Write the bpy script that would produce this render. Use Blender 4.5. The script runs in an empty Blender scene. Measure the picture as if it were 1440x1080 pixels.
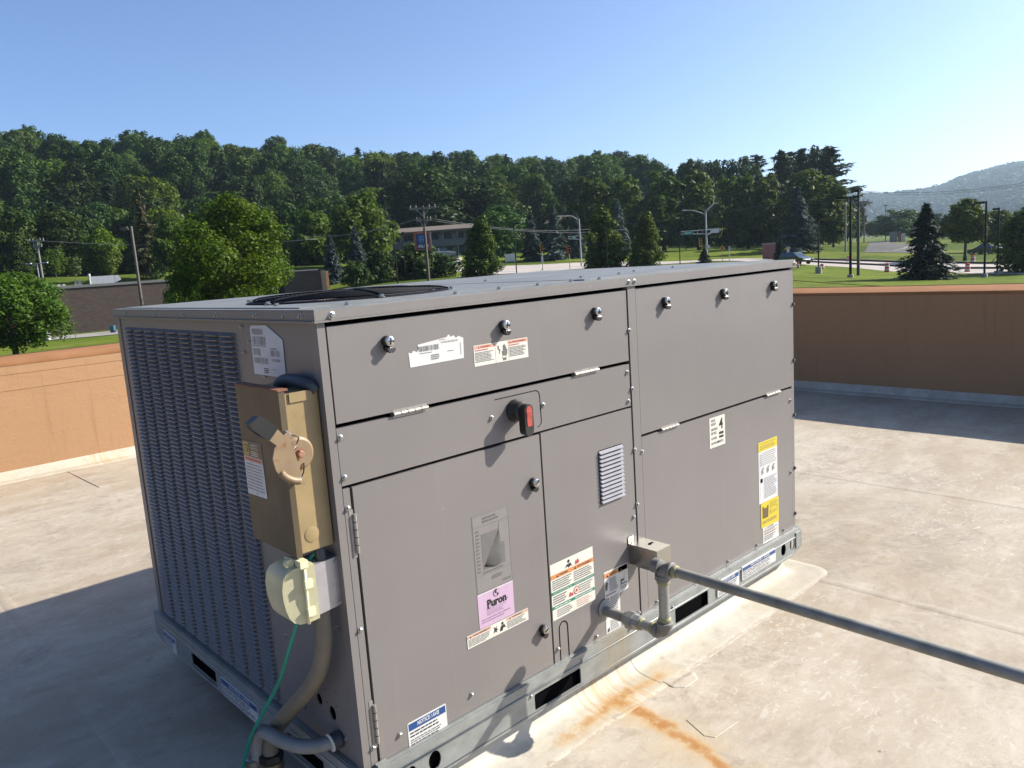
import bpy, bmesh, math, random
import numpy as np
from mathutils import Vector, Matrix, noise as mnoise

random.seed(7); RNG = np.random.default_rng(11)
scene = bpy.context.scene
COL = scene.collection
PI = math.pi

# ------------------------------------------------------------------ camera
# axes: X runs along the front of the rooftop unit, Y goes back over the roof, Z is up, 0 = underside of the unit's rails
CAM = Vector((-0.902, -1.643, 1.364)); YAW, PITCH, ROLL, FPX = 0.7407, -0.15945, -0.0685, 1102.8
_f = Vector((math.sin(YAW)*math.cos(PITCH), math.cos(YAW)*math.cos(PITCH), math.sin(PITCH)))
_r = Vector((math.cos(YAW), -math.sin(YAW), 0)); _u = _r.cross(_f)
_c, _s = math.cos(ROLL), math.sin(ROLL)
RIGHT, UP, FWD = _c*_r + _s*_u, -_s*_r + _c*_u, _f
cd = bpy.data.cameras.new('camera'); cam = bpy.data.objects.new('camera', cd); COL.objects.link(cam)
cam.matrix_world = Matrix(((RIGHT.x, UP.x, -FWD.x, CAM.x), (RIGHT.y, UP.y, -FWD.y, CAM.y), (RIGHT.z, UP.z, -FWD.z, CAM.z), (0, 0, 0, 1)))
cd.sensor_width = 36; cd.sensor_fit = 'HORIZONTAL'; cd.lens = FPX/1440*36
cd.clip_start = 0.05; cd.clip_end = 12000
scene.camera = cam

# ------------------------------------------------------------------ sky, sun, exposure
SUN = Vector((1.42, -0.79, 1.0)).normalized()
SUN_EL = math.asin(SUN.z); SUN_AZ = math.atan2(SUN.x, SUN.y)
w = bpy.data.worlds.new('World'); scene.world = w; w.use_nodes = True
nt = w.node_tree; bg = nt.nodes['Background']
sky = nt.nodes.new('ShaderNodeTexSky'); sky.sky_type = 'NISHITA'; sky.sun_disc = False
sky.sun_elevation = SUN_EL; sky.sun_rotation = SUN_AZ
sky.altitude = 250; sky.air_density = 0.7; sky.dust_density = 2.2; sky.ozone_density = 6.0
nt.links.new(sky.outputs['Color'], bg.inputs['Color']); bg.inputs['Strength'].default_value = 0.09
sl = bpy.data.lights.new('sun', 'SUN'); sl.energy = 4.8; sl.angle = math.radians(0.53); sl.color = (1.0, 0.93, 0.82)
so = bpy.data.objects.new('sun', sl); COL.objects.link(so)
so.rotation_euler = SUN.to_track_quat('Z', 'Y').to_euler(); so.location = (30, -20, 40)
scene.view_settings.view_transform = 'Standard'; scene.view_settings.look = 'None'
scene.view_settings.gamma = 1; scene.view_settings.exposure = 1.3; scene.view_settings.use_curve_mapping = False
scene.render.engine = 'CYCLES'
scene.cycles.max_bounces = 6; scene.cycles.volume_bounces = 0; scene.cycles.transparent_max_bounces = 8
scene.cycles.use_denoising = True

def ray(u, v):
    d = RIGHT*((u-720)/FPX) + UP*(-(v-540)/FPX) + FWD
    return d
def spot(u, v, dist):
    """a real point: the direction of photo pixel (u, v), dist metres away on the map"""
    d = ray(u, v); return CAM + d*(dist/math.hypot(d.x, d.y))
def on_z(u, v, z):
    d = ray(u, v); return CAM + d*((z-CAM.z)/d.z)

# ------------------------------------------------------------------ materials
MATS = {}
KB = .55      # reflectance level of all the surfaces listed below
def kb(c): return tuple(x*KB for x in c[:3])
class NG:
    def __init__(s, m):
        s.m = m; s.t = m.node_tree; s.n = s.t.nodes; s.l = s.t.links; s.b = s.n['Principled BSDF']
        s.co = None
    def node(s, typ, **kw):
        x = s.n.new(typ)
        for k, v in kw.items(): setattr(x, k, v)
        return x
    def coord(s, which='Object', scale=(1, 1, 1), rot=(0, 0, 0)):
        if s.co is None: s.co = s.n.new('ShaderNodeTexCoord')
        mp = s.n.new('ShaderNodeMapping'); mp.inputs['Scale'].default_value = scale; mp.inputs['Rotation'].default_value = rot
        s.l.new(s.co.outputs[which], mp.inputs['Vector']); return mp.outputs['Vector']
    def world(s, scale=(1, 1, 1)):
        g = s.n.new('ShaderNodeNewGeometry'); mp = s.n.new('ShaderNodeMapping'); mp.inputs['Scale'].default_value = scale
        s.l.new(g.outputs['Position'], mp.inputs['Vector']); return mp.outputs['Vector']
    def noise(s, vec, scale, detail=4, rough=.55, dist=0):
        x = s.n.new('ShaderNodeTexNoise'); x.inputs['Scale'].default_value = scale; x.inputs['Detail'].default_value = detail
        x.inputs['Roughness'].default_value = rough; x.inputs['Distortion'].default_value = dist
        s.l.new(vec, x.inputs['Vector']); return x.outputs['Fac']
    def ramp(s, fac, stops):
        r = s.n.new('ShaderNodeValToRGB'); e = r.color_ramp.elements
        while len(e) < len(stops): e.new(.5)
        for i, (p, c) in enumerate(stops):
            e[i].position = p; e[i].color = (*kb(c), 1)
        s.l.new(fac, r.inputs['Fac']); return r.outputs['Color']
    def mask(s, fac, a, b):
        r = s.n.new('ShaderNodeMapRange'); r.inputs['From Min'].default_value = a; r.inputs['From Max'].default_value = b
        r.clamp = True; r.interpolation_type = 'SMOOTHSTEP'
        s.l.new(fac, r.inputs['Value']); return r.outputs['Result']
    def mix(s, fac, a, b, mode='MIX'):
        x = s.n.new('ShaderNodeMix'); x.data_type = 'RGBA'; x.blend_type = mode
        for k, v in ((0, fac), (6, a), (7, b)):
            if isinstance(v, (int, float)): x.inputs[k].default_value = v
            elif isinstance(v, tuple): x.inputs[k].default_value = (*kb(v), 1)
            else: s.l.new(v, x.inputs[k])
        return x.outputs[2]
    def math(s, op, a, b=0.0):
        x = s.n.new('ShaderNodeMath'); x.operation = op
        for k, v in ((0, a), (1, b)):
            if isinstance(v, (int, float)): x.inputs[k].default_value = v
            else: s.l.new(v, x.inputs[k])
        return x.outputs[0]
    def bump(s, h, strength=.2, dist=.01):
        x = s.n.new('ShaderNodeBump'); x.inputs['Strength'].default_value = strength; x.inputs['Distance'].default_value = dist
        s.l.new(h, x.inputs['Height']); s.l.new(x.outputs['Normal'], s.b.inputs['Normal'])
    def set(s, **kw):
        for k, v in kw.items():
            k = {'base': 'Base Color', 'rough': 'Roughness', 'metal': 'Metallic', 'coat': 'Coat Weight', 'trans': 'Transmission Weight',
                 'spec': 'Specular IOR Level', 'sss': 'Subsurface Weight', 'alpha': 'Alpha'}[k]
            if isinstance(v, (int, float)): s.b.inputs[k].default_value = v
            elif isinstance(v, tuple): s.b.inputs[k].default_value = (*kb(v), 1)
            else: s.l.new(v, s.b.inputs[k])
def mat(name, base=(.5, .5, .5), rough=.5, metal=0.0, **kw):
    m = bpy.data.materials.new(name); m.use_nodes = True; g = NG(m); g.set(base=base, rough=rough, metal=metal, **kw)
    MATS[name] = m; return g
def worn(name, base, rough=.5, metal=0.0, amt=.12, scale=6, bump=0, **kw):
    """plain colour with soft uneven wear and a slightly uneven gloss"""
    g = mat(name, base, rough, metal, **kw); v = g.coord()
    n = g.noise(v, scale, 6, .6)
    lo = tuple(c*(1-amt) for c in base); hi = tuple(min(1, c*(1+amt)) for c in base)
    g.set(base=g.ramp(n, [(.3, lo), (.7, hi)]))
    g.set(rough=g.math('ADD', g.math('MULTIPLY', g.noise(v, scale*3, 3), .18), rough-.09))
    if bump: g.bump(g.noise(v, scale*12, 3), bump, .002)
    return g

# painted sheet metal of the unit
g = mat('unit_paint', (.31, .285, .275), .42, 0); v = g.world()
n1 = g.noise(v, 1.6, 5); n2 = g.noise(g.world((9, 9, .7)), 3.0, 5, .6); n3 = g.noise(v, 60, 3)
base = g.mix(g.mask(n1, .35, .7), (.255, .236, .229), (.278, .257, .248))
base = g.mix(g.math('MULTIPLY', g.mask(n2, .56, .78), .35), base, (.325, .302, .28))
base = g.mix(g.math('MULTIPLY', g.mask(g.noise(g.world((14, 14, 1.2)), 2.3, 6, .7), .6, .82), .4), base, (.205, .19, .18))
base = g.mix(g.math('MULTIPLY', g.math('MULTIPLY', g.mask(g.noise(v, 26, 3, .5), .70, .76), g.mask(g.noise(v, 1.9, 3), .50, .62)), .55), base, (.46, .44, .42))
base = g.mix(g.math('MULTIPLY', g.math('MULTIPLY', g.mask(g.noise(g.world((3, 3, 60)), 3, 3, .6), .66, .72), g.mask(g.noise(v, 2.7, 3), .55, .65)), .35), base, (.42, .40, .38))
sz = g.node('ShaderNodeSeparateXYZ'); g.l.new(v, sz.inputs[0])
low = g.math('MULTIPLY', g.math('SUBTRACT', 1, g.mask(sz.outputs[2], .09, .30)), g.mask(g.noise(v, 7, 6, .65), .35, .65))
base = g.mix(g.math('MULTIPLY', low, .22), base, (.36, .32, .26))
g.set(base=base, rough=g.math('ADD', g.math('MULTIPLY', n3, .12), .36)); g.bump(g.math('ADD', g.noise(v, 2.6, 2), g.math('MULTIPLY', g.noise(v, 9, 2), .18)), .16, .02)
# lid: the same paint bleached and dusty
g = mat('lid_paint', (.36, .36, .35), .5); v = g.world()
g.set(base=g.ramp(g.noise(v, 5, 7, .65), [(.3, (.22, .225, .215)), (.7, (.34, .345, .325))]), rough=g.math('ADD', g.math('MULTIPLY', g.noise(v, 9, 4), .25), .35))
# galvanised rail
g = mat('galvanised', (.50, .52, .52), .48, .35); v = g.world()
n = g.noise(g.world((3, 3, 6)), 4, 7, .65); st = g.noise(g.world((6, 6, .8)), 3, 4)
base = g.ramp(n, [(.3, (.33, .36, .355)), (.7, (.50, .52, .505))])
base = g.mix(g.math('MULTIPLY', g.mask(st, .55, .7), .3), base, (.30, .31, .30))
# rust wash below the gas line (x 0.85 - 1.15)
sx = g.node('ShaderNodeSeparateXYZ'); g.l.new(g.world(), sx.inputs[0])
rw = g.math('SUBTRACT', 1, g.math('MULTIPLY', g.math('ABSOLUTE', g.math('SUBTRACT', sx.outputs[0], .97)), 5.0))
rm = g.mask(g.math('MULTIPLY', g.math('MAXIMUM', rw, 0), g.noise(g.world((30, 30, 3)), 1, 6, .7)), .12, .75)
base = g.mix(g.math('MULTIPLY', rm, .75), base, (.42, .30, .12))
g.set(base=base, rough=g.math('ADD', g.math('MULTIPLY', n, .3), .3))
worn('dark_gap', (.008, .008, .009), .9, spec=.0)  # near-black colour that paints in the shade of gaps, slots and recesses
worn('black_metal', (.012, .013, .017), .75, 0, .3, 20, spec=.12)
worn('chrome', (.75, .76, .78), .16, 1.0, .08)
worn('screw_zinc', (.62, .62, .60), .32, .9, .15, 30)
worn('hinge_steel', (.50, .47, .43), .5, .5, .2, 30)
worn('black_plastic', (.018, .019, .02), .42, 0, .25, 25)
worn('handle_black', (.022, .022, .022), .48, 0, .25, 30)
worn('handle_red', (.62, .10, .075), .45, 0, .15, 30)
g = worn('louver_paint', (.20, .195, .205), .42, 0, .10, 8)
worn('vent_metal', (.42, .42, .46), .85, .0, .1, 20, spec=.1)
g = worn('switch_tan', (.43, .315, .150), .45, 0, .18, 9); v = g.coord()
rust = g.mask(g.noise(v, 14, 7, .7), .60, .72)
old = g.b.inputs['Base Color'].links[0].from_socket
g.set(base=g.mix(g.math('MULTIPLY', rust, .55), old, (.26, .13, .05)))
g = worn('switch_cover_shaded', (.120, .088, .045), .5, 0, .22, 5); v = g.coord('Object', (3, 3, .8))  # front cover: its shade and weathering darkened into the box tan
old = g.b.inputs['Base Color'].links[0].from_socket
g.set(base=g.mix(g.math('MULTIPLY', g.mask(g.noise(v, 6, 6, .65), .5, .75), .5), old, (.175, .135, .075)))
g = worn('rusty_top', (.25, .10, .055), .75, 0, .35, 18)
g = worn('handle_tan', (.35, .245, .14), .5, 0, .16, 14); v = g.coord()
old = g.b.inputs['Base Color'].links[0].from_socket
g.set(base=g.mix(g.mask(g.noise(v, 22, 6, .7), .60, .70), old, (.30, .11, .05)))
worn('rust_nut', (.42, .22, .14), .7, .3, .3, 40)
worn('outlet_alu', (.60, .59, .61), .42, .55, .15, 22)
g = mat('cover_plastic', (.80, .74, .36), .3, 0, trans=.55, sss=.0); g.b.inputs['IOR'].default_value = 1.3
g.set(base=g.ramp(g.noise(g.coord(), 10, 5), [(.3, (1.35, 1.27, .80)), (.7, (1.60, 1.53, 1.05))])); g.set(rough=.30)
worn('cover_rib', (1.05, .96, .62), .45, 0, .12, 20)
worn('pvc_conduit', (.24, .21, .16), .6, 0, .2, 10)
worn('grey_conduit', (.36, .365, .36), .6, 0, .15, 14)
worn('blue_grey_conduit', (.055, .068, .09), .55, 0, .2, 14)
worn('green_wire', (.012, .34, .25), .45, 0, .12, 20)
worn('brass_fitting', (.50, .43, .28), .38, .85, .25, 30)
g = worn('gas_pipe', (.50, .51, .49), .40, .6, .22, 16); v = g.coord()
old = g.b.inputs['Base Color'].links[0].from_socket
g.set(base=g.mix(g.mask(g.noise(v, 30, 6, .7), .62, .74), old, (.20, .16, .12)))
g = worn('pipe_grey', (.34, .335, .295), .5, .1, .35, 14); v = g.coord()
old = g.b.inputs['Base Color'].links[0].from_socket
g.set(base=g.mix(g.math('MULTIPLY', g.mask(g.noise(v, 24, 6, .7), .58, .72), .6), old, (.20, .17, .14)))
worn('pipe_dope', (.42, .41, .22), .55, 0, .2, 40)
worn('cast_iron', (.30, .30, .29), .55, .4, .25, 30)
worn('stainless', (.62, .60, .55), .30, .95, .06, 4)
worn('brown_post', (.16, .135, .115), .55, 0, .2, 3)
worn('black_post', (.014, .014, .015), .6, 0, .2, 3, spec=.15)
worn('grey_post', (.50, .53, .54), .45, .3, .15, 3)
worn('wood_pole', (.13, .10, .08), .85, 0, .25, 5)
worn('pale_wood_pole', (.30, .28, .25), .85, 0, .2, 5)
worn('wire_dark', (.05, .055, .06), .6)
worn('wire_pale', (.22, .24, .25), .5)
worn('white_paint', (.75, .76, .76), .5, 0, .08, 2)
worn('concrete', (.42, .41, .38), .9, 0, .15, 3)
worn('signal_yellow', (.70, .36, .06), .5)
worn('signal_red', (.55, .04, .03), .5)
worn('sign_green', (.02, .33, .24), .4)
worn('barrel_orange', (.80, .10, .035), .5, 0, .1, 3)
worn('barrel_white', (.80, .80, .78), .5)
worn('rubber', (.02, .02, .02), .8)
worn('car_green', (.006, .030, .022), .25, 0, .1, coat=1.0)
worn('car_navy', (.012, .025, .075), .25, 0, .1, coat=1.0)
worn('car_white', (.72, .73, .74), .3, 0, .05, coat=.8)
worn('car_black', (.012, .013, .016), .3, 0, .1, coat=.8)
mat('car_glass', (.03, .05, .055), .06, 0, spec=.8)
worn('rim_alloy', (.5, .5, .52), .35, .8)
worn('roof_shingle', (.20, .155, .125), .9, 0, .2, 2)
worn('motel_wall', (.30, .31, .31), .8, 0, .15, .6)
worn('motel_rail', (.19, .20, .20), .7, 0, .1, 2)
worn('dark_window', (.03, .035, .04), .25)
worn('curtain_pane', (.35, .36, .36), .5)
worn('siding', (.50, .49, .46), .8)
worn('tan_block', (.62, .43, .27), .85, 0, .12, 1.2)
worn('sign_blue', (.012, .03, .16), .4)
worn('sign_orange', (.62, .12, .04), .45)
worn('sign_cyan', (.04, .28, .62), .4)
worn('bark', (.075, .058, .045), .9, 0, .3, 4)
worn('mail_blue', (.05, .16, .24), .5)
worn('rust_red', (.36, .16, .14), .8)
# sticker inks
for nm, c in dict(st_white=(.86, .86, .84), st_cream=(.90, .88, .78), st_black=(.02, .02, .022), st_grey=(.30, .30, .30), st_text=(.22, .22, .21),
                  st_orange=(.78, .33, .12), st_peach=(.80, .46, .34), st_green=(.03, .27, .18), st_red=(.58, .09, .08), st_blue=(.012, .085, .30),
                  st_yellow=(.86, .68, .02), st_pink=(.70, .50, .68), st_purple=(.33, .20, .36), st_shade=(.20, .195, .19), st_line=(.185, .175, .17),
                  st_brown=(.16, .10, .05), st_pale=(.30, .28, .27), st_gold=(.55, .42, .10), st_foil=(.80, .83, .88)).items():
    worn(nm, c, .42, 0, .05, 40)

# roof membrane: weathered off-white with tan dirt, chalk flakes, scuffs and a rust stain under the gas line
def membrane(name, light, dirt, flakes=True, rust=True):
    g = mat(name, light, .75); P = g.world(); S = g.world((1, 1, .2))
    a = g.noise(P, .55, 6, .6, .6); b = g.noise(g.world((1.0, 3.2, 1)), 1.3, 8, .68, .4); c = g.noise(P, 7, 8, .7, .3)
    d = g.noise(P, 34, 6, .7)
    base = g.mix(g.mask(a, .35, .68), light, dirt)
    base = g.mix(g.math('MULTIPLY', g.mask(b, .42, .68), .7), base, tuple(x*.84 for x in dirt))
    base = g.mix(g.math('MULTIPLY', g.math('MULTIPLY', g.mask(g.noise(P, 2.1, 8, .72, .5), .50, .66), g.mask(d, .34, .58)), .62), base, (dirt[0]*.66, dirt[1]*.69, dirt[2]*.76))
    base = g.mix(g.math('MULTIPLY', g.mask(c, .50, .72), .55), base, (light[0]*1.12, light[1]*1.11, light[2]*1.1))
    mb = g.noise(P, 5.5, 10, .74, 1.6); base = g.mix(g.math('MULTIPLY', g.mask(mb, .46, .64), .32), base, (light[0]*1.16, light[1]*1.17, light[2]*1.19))
    mg = g.noise(P, 12, 9, .76, .9); base = g.mix(g.math('MULTIPLY', g.math('MULTIPLY', g.mask(mg, .50, .72), g.mask(g.noise(P, 1.3, 6), .44, .58)), .72), base, (dirt[0]*.58, dirt[1]*.57, dirt[2]*.60))
    base = g.mix(g.math('MULTIPLY', g.mask(g.noise(P, 85, 4, .7), .62, .72), .5), base, (dirt[0]*.45, dirt[1]*.42, dirt[2]*.40))
    base = g.mix(g.math('MULTIPLY', g.mask(d, .56, .72), .30), base, (dirt[0]*.62, dirt[1]*.6, dirt[2]*.58))
    pl = g.noise(g.world((.8, 1.6, 1)), .9, 7, .62, .8); base = g.mix(g.math('MULTIPLY', g.mask(pl, .50, .60), .42), base, (dirt[0]*.86, dirt[1]*.82, dirt[2]*.74))
    if flakes:
        # chalky flakes, thicker in broad patches
        fl = g.noise(g.world((1.4, 2.6, 1)), 13, 7, .72, 1.1); big = g.noise(P, .9, 3, .5)
        m = g.math('MAXIMUM', g.math('MULTIPLY', g.mask(fl, .56, .61), g.mask(big, .48, .60)), g.math('MULTIPLY', g.math('MULTIPLY', g.mask(g.noise(g.world((1, 2.2, 1)), 30, 6, .7, .8), .60, .66), g.mask(g.noise(P, 1.1, 4), .5, .6)), .8))
        base = g.mix(g.math('MULTIPLY', m, .55), base, (.84, .80, .71))
        cr = g.noise(g.world((1, 1, 1)), 4.0, 6, .7, 2.2)
        cm = g.math('SUBTRACT', 1, g.mask(g.math('ABSOLUTE', g.math('SUBTRACT', cr, .5)), .0, .012))
        base = g.mix(g.math('MULTIPLY', g.math('MULTIPLY', cm, g.mask(c, .5, .6)), .25), base, (.30, .25, .19))
        vo = g.node('ShaderNodeTexVoronoi'); vo.inputs['Scale'].default_value = 5.0; g.l.new(P, vo.inputs['Vector'])
        sp = g.math('SUBTRACT', 1, g.mask(vo.outputs['Distance'], .018, .035))
        base = g.mix(g.math('MULTIPLY', sp, .7), base, (.12, .10, .085))
    if rust:
        wob = g.node('ShaderNodeTexNoise'); wob.inputs['Scale'].default_value = 6; wob.inputs['Detail'].default_value = 5; g.l.new(P, wob.inputs['Vector'])
        def seg(ax, ay, bx, by, r):
            # soft capsule stain between two points of the roof
            va = g.node('ShaderNodeVectorMath', operation='ADD'); g.l.new(P, va.inputs[0])
            sc = g.node('ShaderNodeVectorMath', operation='SCALE'); g.l.new(wob.outputs['Color'], sc.inputs[0]); sc.inputs['Scale'].default_value = .07
            g.l.new(sc.outputs[0], va.inputs[1])
            sep = g.node('ShaderNodeSeparateXYZ'); g.l.new(va.outputs[0], sep.inputs[0])
            px = g.math('SUBTRACT', sep.outputs[0], ax+.035); py = g.math('SUBTRACT', sep.outputs[1], ay+.035)
            dx, dy = bx-ax, by-ay; L2 = dx*dx+dy*dy
            t = g.math('DIVIDE', g.math('ADD', g.math('MULTIPLY', px, dx), g.math('MULTIPLY', py, dy)), L2)
            t = g.math('MINIMUM', g.math('MAXIMUM', t, 0), 1)
            qx = g.math('SUBTRACT', px, g.math('MULTIPLY', t, dx)); qy = g.math('SUBTRACT', py, g.math('MULTIPLY', t, dy))
            dd = g.math('SQRT', g.math('ADD', g.math('MULTIPLY', qx, qx), g.math('MULTIPLY', qy, qy)))
            return g.math('SUBTRACT', 1, g.mask(dd, 0, r))
        st = seg(.93, -.055, .905, -.27, .055)
        for q in ((.905, -.27, .86, -.50, .048), (.86, -.50, .78, -.95, .042), (.84, -.055, 1.0, -.055, .05), (.62, -.075, .84, -.058, .042), (1.0, -.06, 1.14, -.085, .04)):
            st = g.math('MAXIMUM', st, g.math('MULTIPLY', seg(*q), .6 if q[0] in (.62, 1.0) else .9))
        halo = seg(.90, -.05, .82, -.80, .16)
        for q in ((.55, -.08, 1.18, -.085, .085),): halo = g.math('MAXIMUM', halo, seg(*q))
        base = g.mix(g.math('MULTIPLY', g.math('MULTIPLY', halo, g.mask(g.noise(P, 4.5, 8, .7, .6), .36, .62)), .50), base, (.66, .48, .25))
        st = g.math('MULTIPLY', st, g.math('ADD', g.math('MULTIPLY', g.mask(g.noise(P, 17, 9, .75), .32, .62), .75), .25))
        base = g.mix(g.math('MULTIPLY', g.mask(st, .0, .55), .55), base, (.70, .43, .14))
        base = g.mix(g.math('MULTIPLY', g.mask(st, .25, .95), .88), base, (.50, .20, .03))
    if not flakes:
        sx = g.node('ShaderNodeSeparateXYZ'); g.l.new(P, sx.inputs[0])
        edge = g.math('ADD', sx.outputs[1], g.math('MULTIPLY', g.math('SUBTRACT', mb, .5), .10))
        base = g.mix(g.math('MULTIPLY', g.math('SUBTRACT', 1, g.mask(edge, -.135, -.075)), .6), base, g.mix(mb, (.76, .68, .55), (.56, .47, .35)))
        base = g.mix(g.math('MULTIPLY', g.math('SUBTRACT', 1, g.mask(g.math('ABSOLUTE', g.math('ADD', edge, .128)), .0, .012)), .55), base, (.30, .24, .18))
        win = g.math('SUBTRACT', 1, g.mask(g.math('ABSOLUTE', g.math('SUBTRACT', sx.outputs[0], .93)), .06, .20))
        sk = g.math('MULTIPLY', win, g.mask(g.noise(g.world((34, 2, 1.5)), 1, 5, .6), .42, .66))
        base = g.mix(g.math('MULTIPLY', sk, .65), base, (.62, .38, .13))
    g.set(base=base, rough=g.math('ADD', g.math('MULTIPLY', c, .3), .55))
    g.bump(g.math('ADD', g.math('MULTIPLY', b, .6), g.math('MULTIPLY', d, .25)), .35, .012)
    return g
membrane('roof_membrane', (.70, .625, .51), (.56, .46, .335))
membrane('roof_membrane_alt', (.69, .615, .505), (.55, .455, .33))
membrane('curb_membrane', (.78, .735, .62), (.68, .61, .48), flakes=False)
g = worn('white_strip', (.62, .62, .58), .7, 0, .12, 5)
# parapet: terracotta elastomeric coating with vertical runs and faint stains
g = mat('parapet_paint', (.50, .26, .125), .72); P = g.world()
run = g.noise(g.world((7, 7, .45)), 2.6, 6, .6); bl = g.noise(P, .8, 5); br = g.noise(g.world((2, 2, 9)), 5, 5)
base = g.mix(g.mask(bl, .35, .7), (.535, .298, .140), (.575, .325, .158))
base = g.mix(g.math('MULTIPLY', g.mask(run, .54, .72), .5), base, (.42, .225, .105))
base = g.mix(g.math('MULTIPLY', g.mask(br, .6, .75), .2), base, (.60, .36, .21))
trw = g.noise(g.world((3, 3, 11)), 1.6, 7, .6, .5); base = g.mix(g.math('MULTIPLY', g.mask(trw, .56, .70), .25), base, (.40, .215, .105))
g.set(base=base); g.bump(g.math('ADD', g.noise(P, 45, 4), g.math('MULTIPLY', trw, 1.5)), .25, .005)
g = worn('coping_paint', (.46, .225, .105), .8, 0, .16, 3, spec=.1)
worn('coping_edge', (.10, .05, .03), .6)
# dark brick of the building next door
g = mat('dark_brick', (.1, .07, .06), .85); P = g.coord('Object')
bk = g.node('ShaderNodeTexBrick'); bk.inputs['Scale'].default_value = 1; bk.inputs['Brick Width'].default_value = .45; bk.inputs['Row Height'].default_value = .16
bk.inputs['Mortar Size'].default_value = .012; bk.inputs['Color1'].default_value = (.040, .026, .021, 1); bk.inputs['Color2'].default_value = (.060, .040, .031, 1)
bk.inputs['Mortar'].default_value = (.045, .037, .034, 1)
sw = g.node('ShaderNodeSeparateXYZ'); cw = g.node('ShaderNodeCombineXYZ'); g.l.new(P, sw.inputs[0])
g.l.new(sw.outputs[0], cw.inputs[0]); g.l.new(sw.outputs[2], cw.inputs[1]); g.l.new(cw.outputs[0], bk.inputs['Vector'])
g.set(base=g.mix(g.math('MULTIPLY', g.mask(g.noise(g.coord('Object', (.3, 1, 2.5)), 1.6, 6), .45, .7), .5), bk.outputs['Color'], (.115, .088, .078)))
# ground covers
g = mat('grass_ground', (.08, .12, .03), .9, spec=.05); P = g.world()
n = g.noise(P, .05, 6, .6); n2 = g.noise(P, .9, 6, .7)
base = g.mix(g.mask(n, .38, .62), (.10, .155, .022), (.21, .25, .040))
base = g.mix(g.math('MULTIPLY', g.mask(n2, .45, .7), .5), base, (.045, .085, .016))
sx = g.node('ShaderNodeSeparateXYZ'); g.l.new(P, sx.inputs[0]); base = g.mix(g.mask(sx.outputs[2], 3.5, 8), base, (.035, .060, .016))
g.set(base=base); g.bump(n2, .5, .3)
g = mat('lawn', (.11, .18, .03), .9, spec=.05); P = g.world(); n = g.noise(P, .12, 6, .65); n2 = g.noise(P, 2.2, 5, .7)
lb = g.mix(g.math('MULTIPLY', g.mask(n2, .4, .7), .5), g.ramp(n, [(.35, (.12, .185, .018)), (.65, (.25, .30, .038))]), (.08, .135, .018))
g.set(base=g.mix(g.math('MULTIPLY', g.mask(g.noise(P, .35, 7, .7, .5), .52, .66), .6), lb, (.30, .28, .09))); g.bump(n2, .5, .1)
def pave(name, c, k=.15):
    g = mat(name, c, .85, spec=.15); P = g.world(); n = g.noise(P, .25, 7, .7)
    g.set(base=g.ramp(n, [(.3, tuple(x*(1-k) for x in c)), (.7, tuple(x*(1+k) for x in c))])); return g
pave('asphalt', (.085, .085, .088)); pave('old_asphalt', (.17, .165, .16)); pave('concrete_road', (.62, .56, .51)); pave('sidewalk', (.42, .40, .36)); pave('tan_lot', (.42, .34, .29))
worn('kerb_dark', (.07, .06, .055), .9)
worn('yellow_line', (.60, .42, .05), .7)

worn('far_green', (.05, .085, .03), .9, 0, .3, .01, spec=.0)
# foliage: two-sided leaves, colour per leaf clump and per tree
def leaf(name, c0, c1, c2, trans=.35, var=.36):
    m = bpy.data.materials.new(name); m.use_nodes = True; g = NG(m); MATS[name] = m
    geo = g.node('ShaderNodeNewGeometry'); oi = g.node('ShaderNodeObjectInfo')
    col = g.ramp(geo.outputs['Random Per Island'], [(.0, c0), (.55, c1), (1., c2)])
    n = g.noise(g.coord('Object'), .45, 3)
    col = g.mix(g.math('MULTIPLY', g.mask(n, .4, .65), .45), col, c2)
    hs = g.node('ShaderNodeHueSaturation'); g.l.new(col, hs.inputs['Color'])
    g.l.new(g.math('ADD', g.math('MULTIPLY', oi.outputs['Random'], .03), .485), hs.inputs['Hue'])
    g.l.new(g.math('ADD', g.math('MULTIPLY', g.math('FRACT', g.math('MULTIPLY', oi.outputs['Random'], 7.31)), var), 1-var*.5), hs.inputs['Value'])
    g.set(base=hs.outputs['Color'], rough=.55)
    g.b.inputs['Specular IOR Level'].default_value = .10
    tr = g.node('ShaderNodeBsdfTranslucent'); br = g.node('ShaderNodeMix', data_type='RGBA', blend_type='MULTIPLY')
    br.inputs[0].default_value = 1; g.l.new(hs.outputs['Color'], br.inputs[6]); br.inputs[7].default_value = (1.25, 1.35, .55, 1)
    g.l.new(br.outputs[2], tr.inputs['Color'])
    mx = g.node('ShaderNodeMixShader'); mx.inputs[0].default_value = trans
    g.l.new(g.b.outputs[0], mx.inputs[1]); g.l.new(tr.outputs[0], mx.inputs[2])
    g.l.new(mx.outputs[0], g.n['Material Output'].inputs['Surface'])
leaf('leaf_forest', (0.015, 0.042, 0.010), (0.042, 0.094, 0.020), (0.098, 0.163, 0.031), 0.22, .8)
leaf('leaf_maple', (0.034, 0.085, 0.008), (0.092, 0.172, 0.014), (0.23, 0.3, 0.03), 0.35, .3)
leaf('leaf_far', (.045, .085, .020), (.062, .112, .026), (.085, .140, .032), 0.0)
leaf('leaf_pear', (0.022, 0.055, 0.009), (0.073, 0.129, 0.018), (0.213, 0.275, 0.040), 0.25, .25)
leaf('leaf_bright', (0.045, 0.1, 0.012), (0.085, 0.16, 0.02), (0.15, 0.22, 0.03), 0.36, .3)
leaf('leaf_row', (0.024, 0.058, 0.010), (0.068, 0.126, 0.020), (0.169, 0.231, 0.035), 0.28, .3)
leaf('leaf_dark', (0.014, 0.038, 0.010), (0.040, 0.084, 0.020), (0.090, 0.147, 0.035), 0.2, .6)
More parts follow.
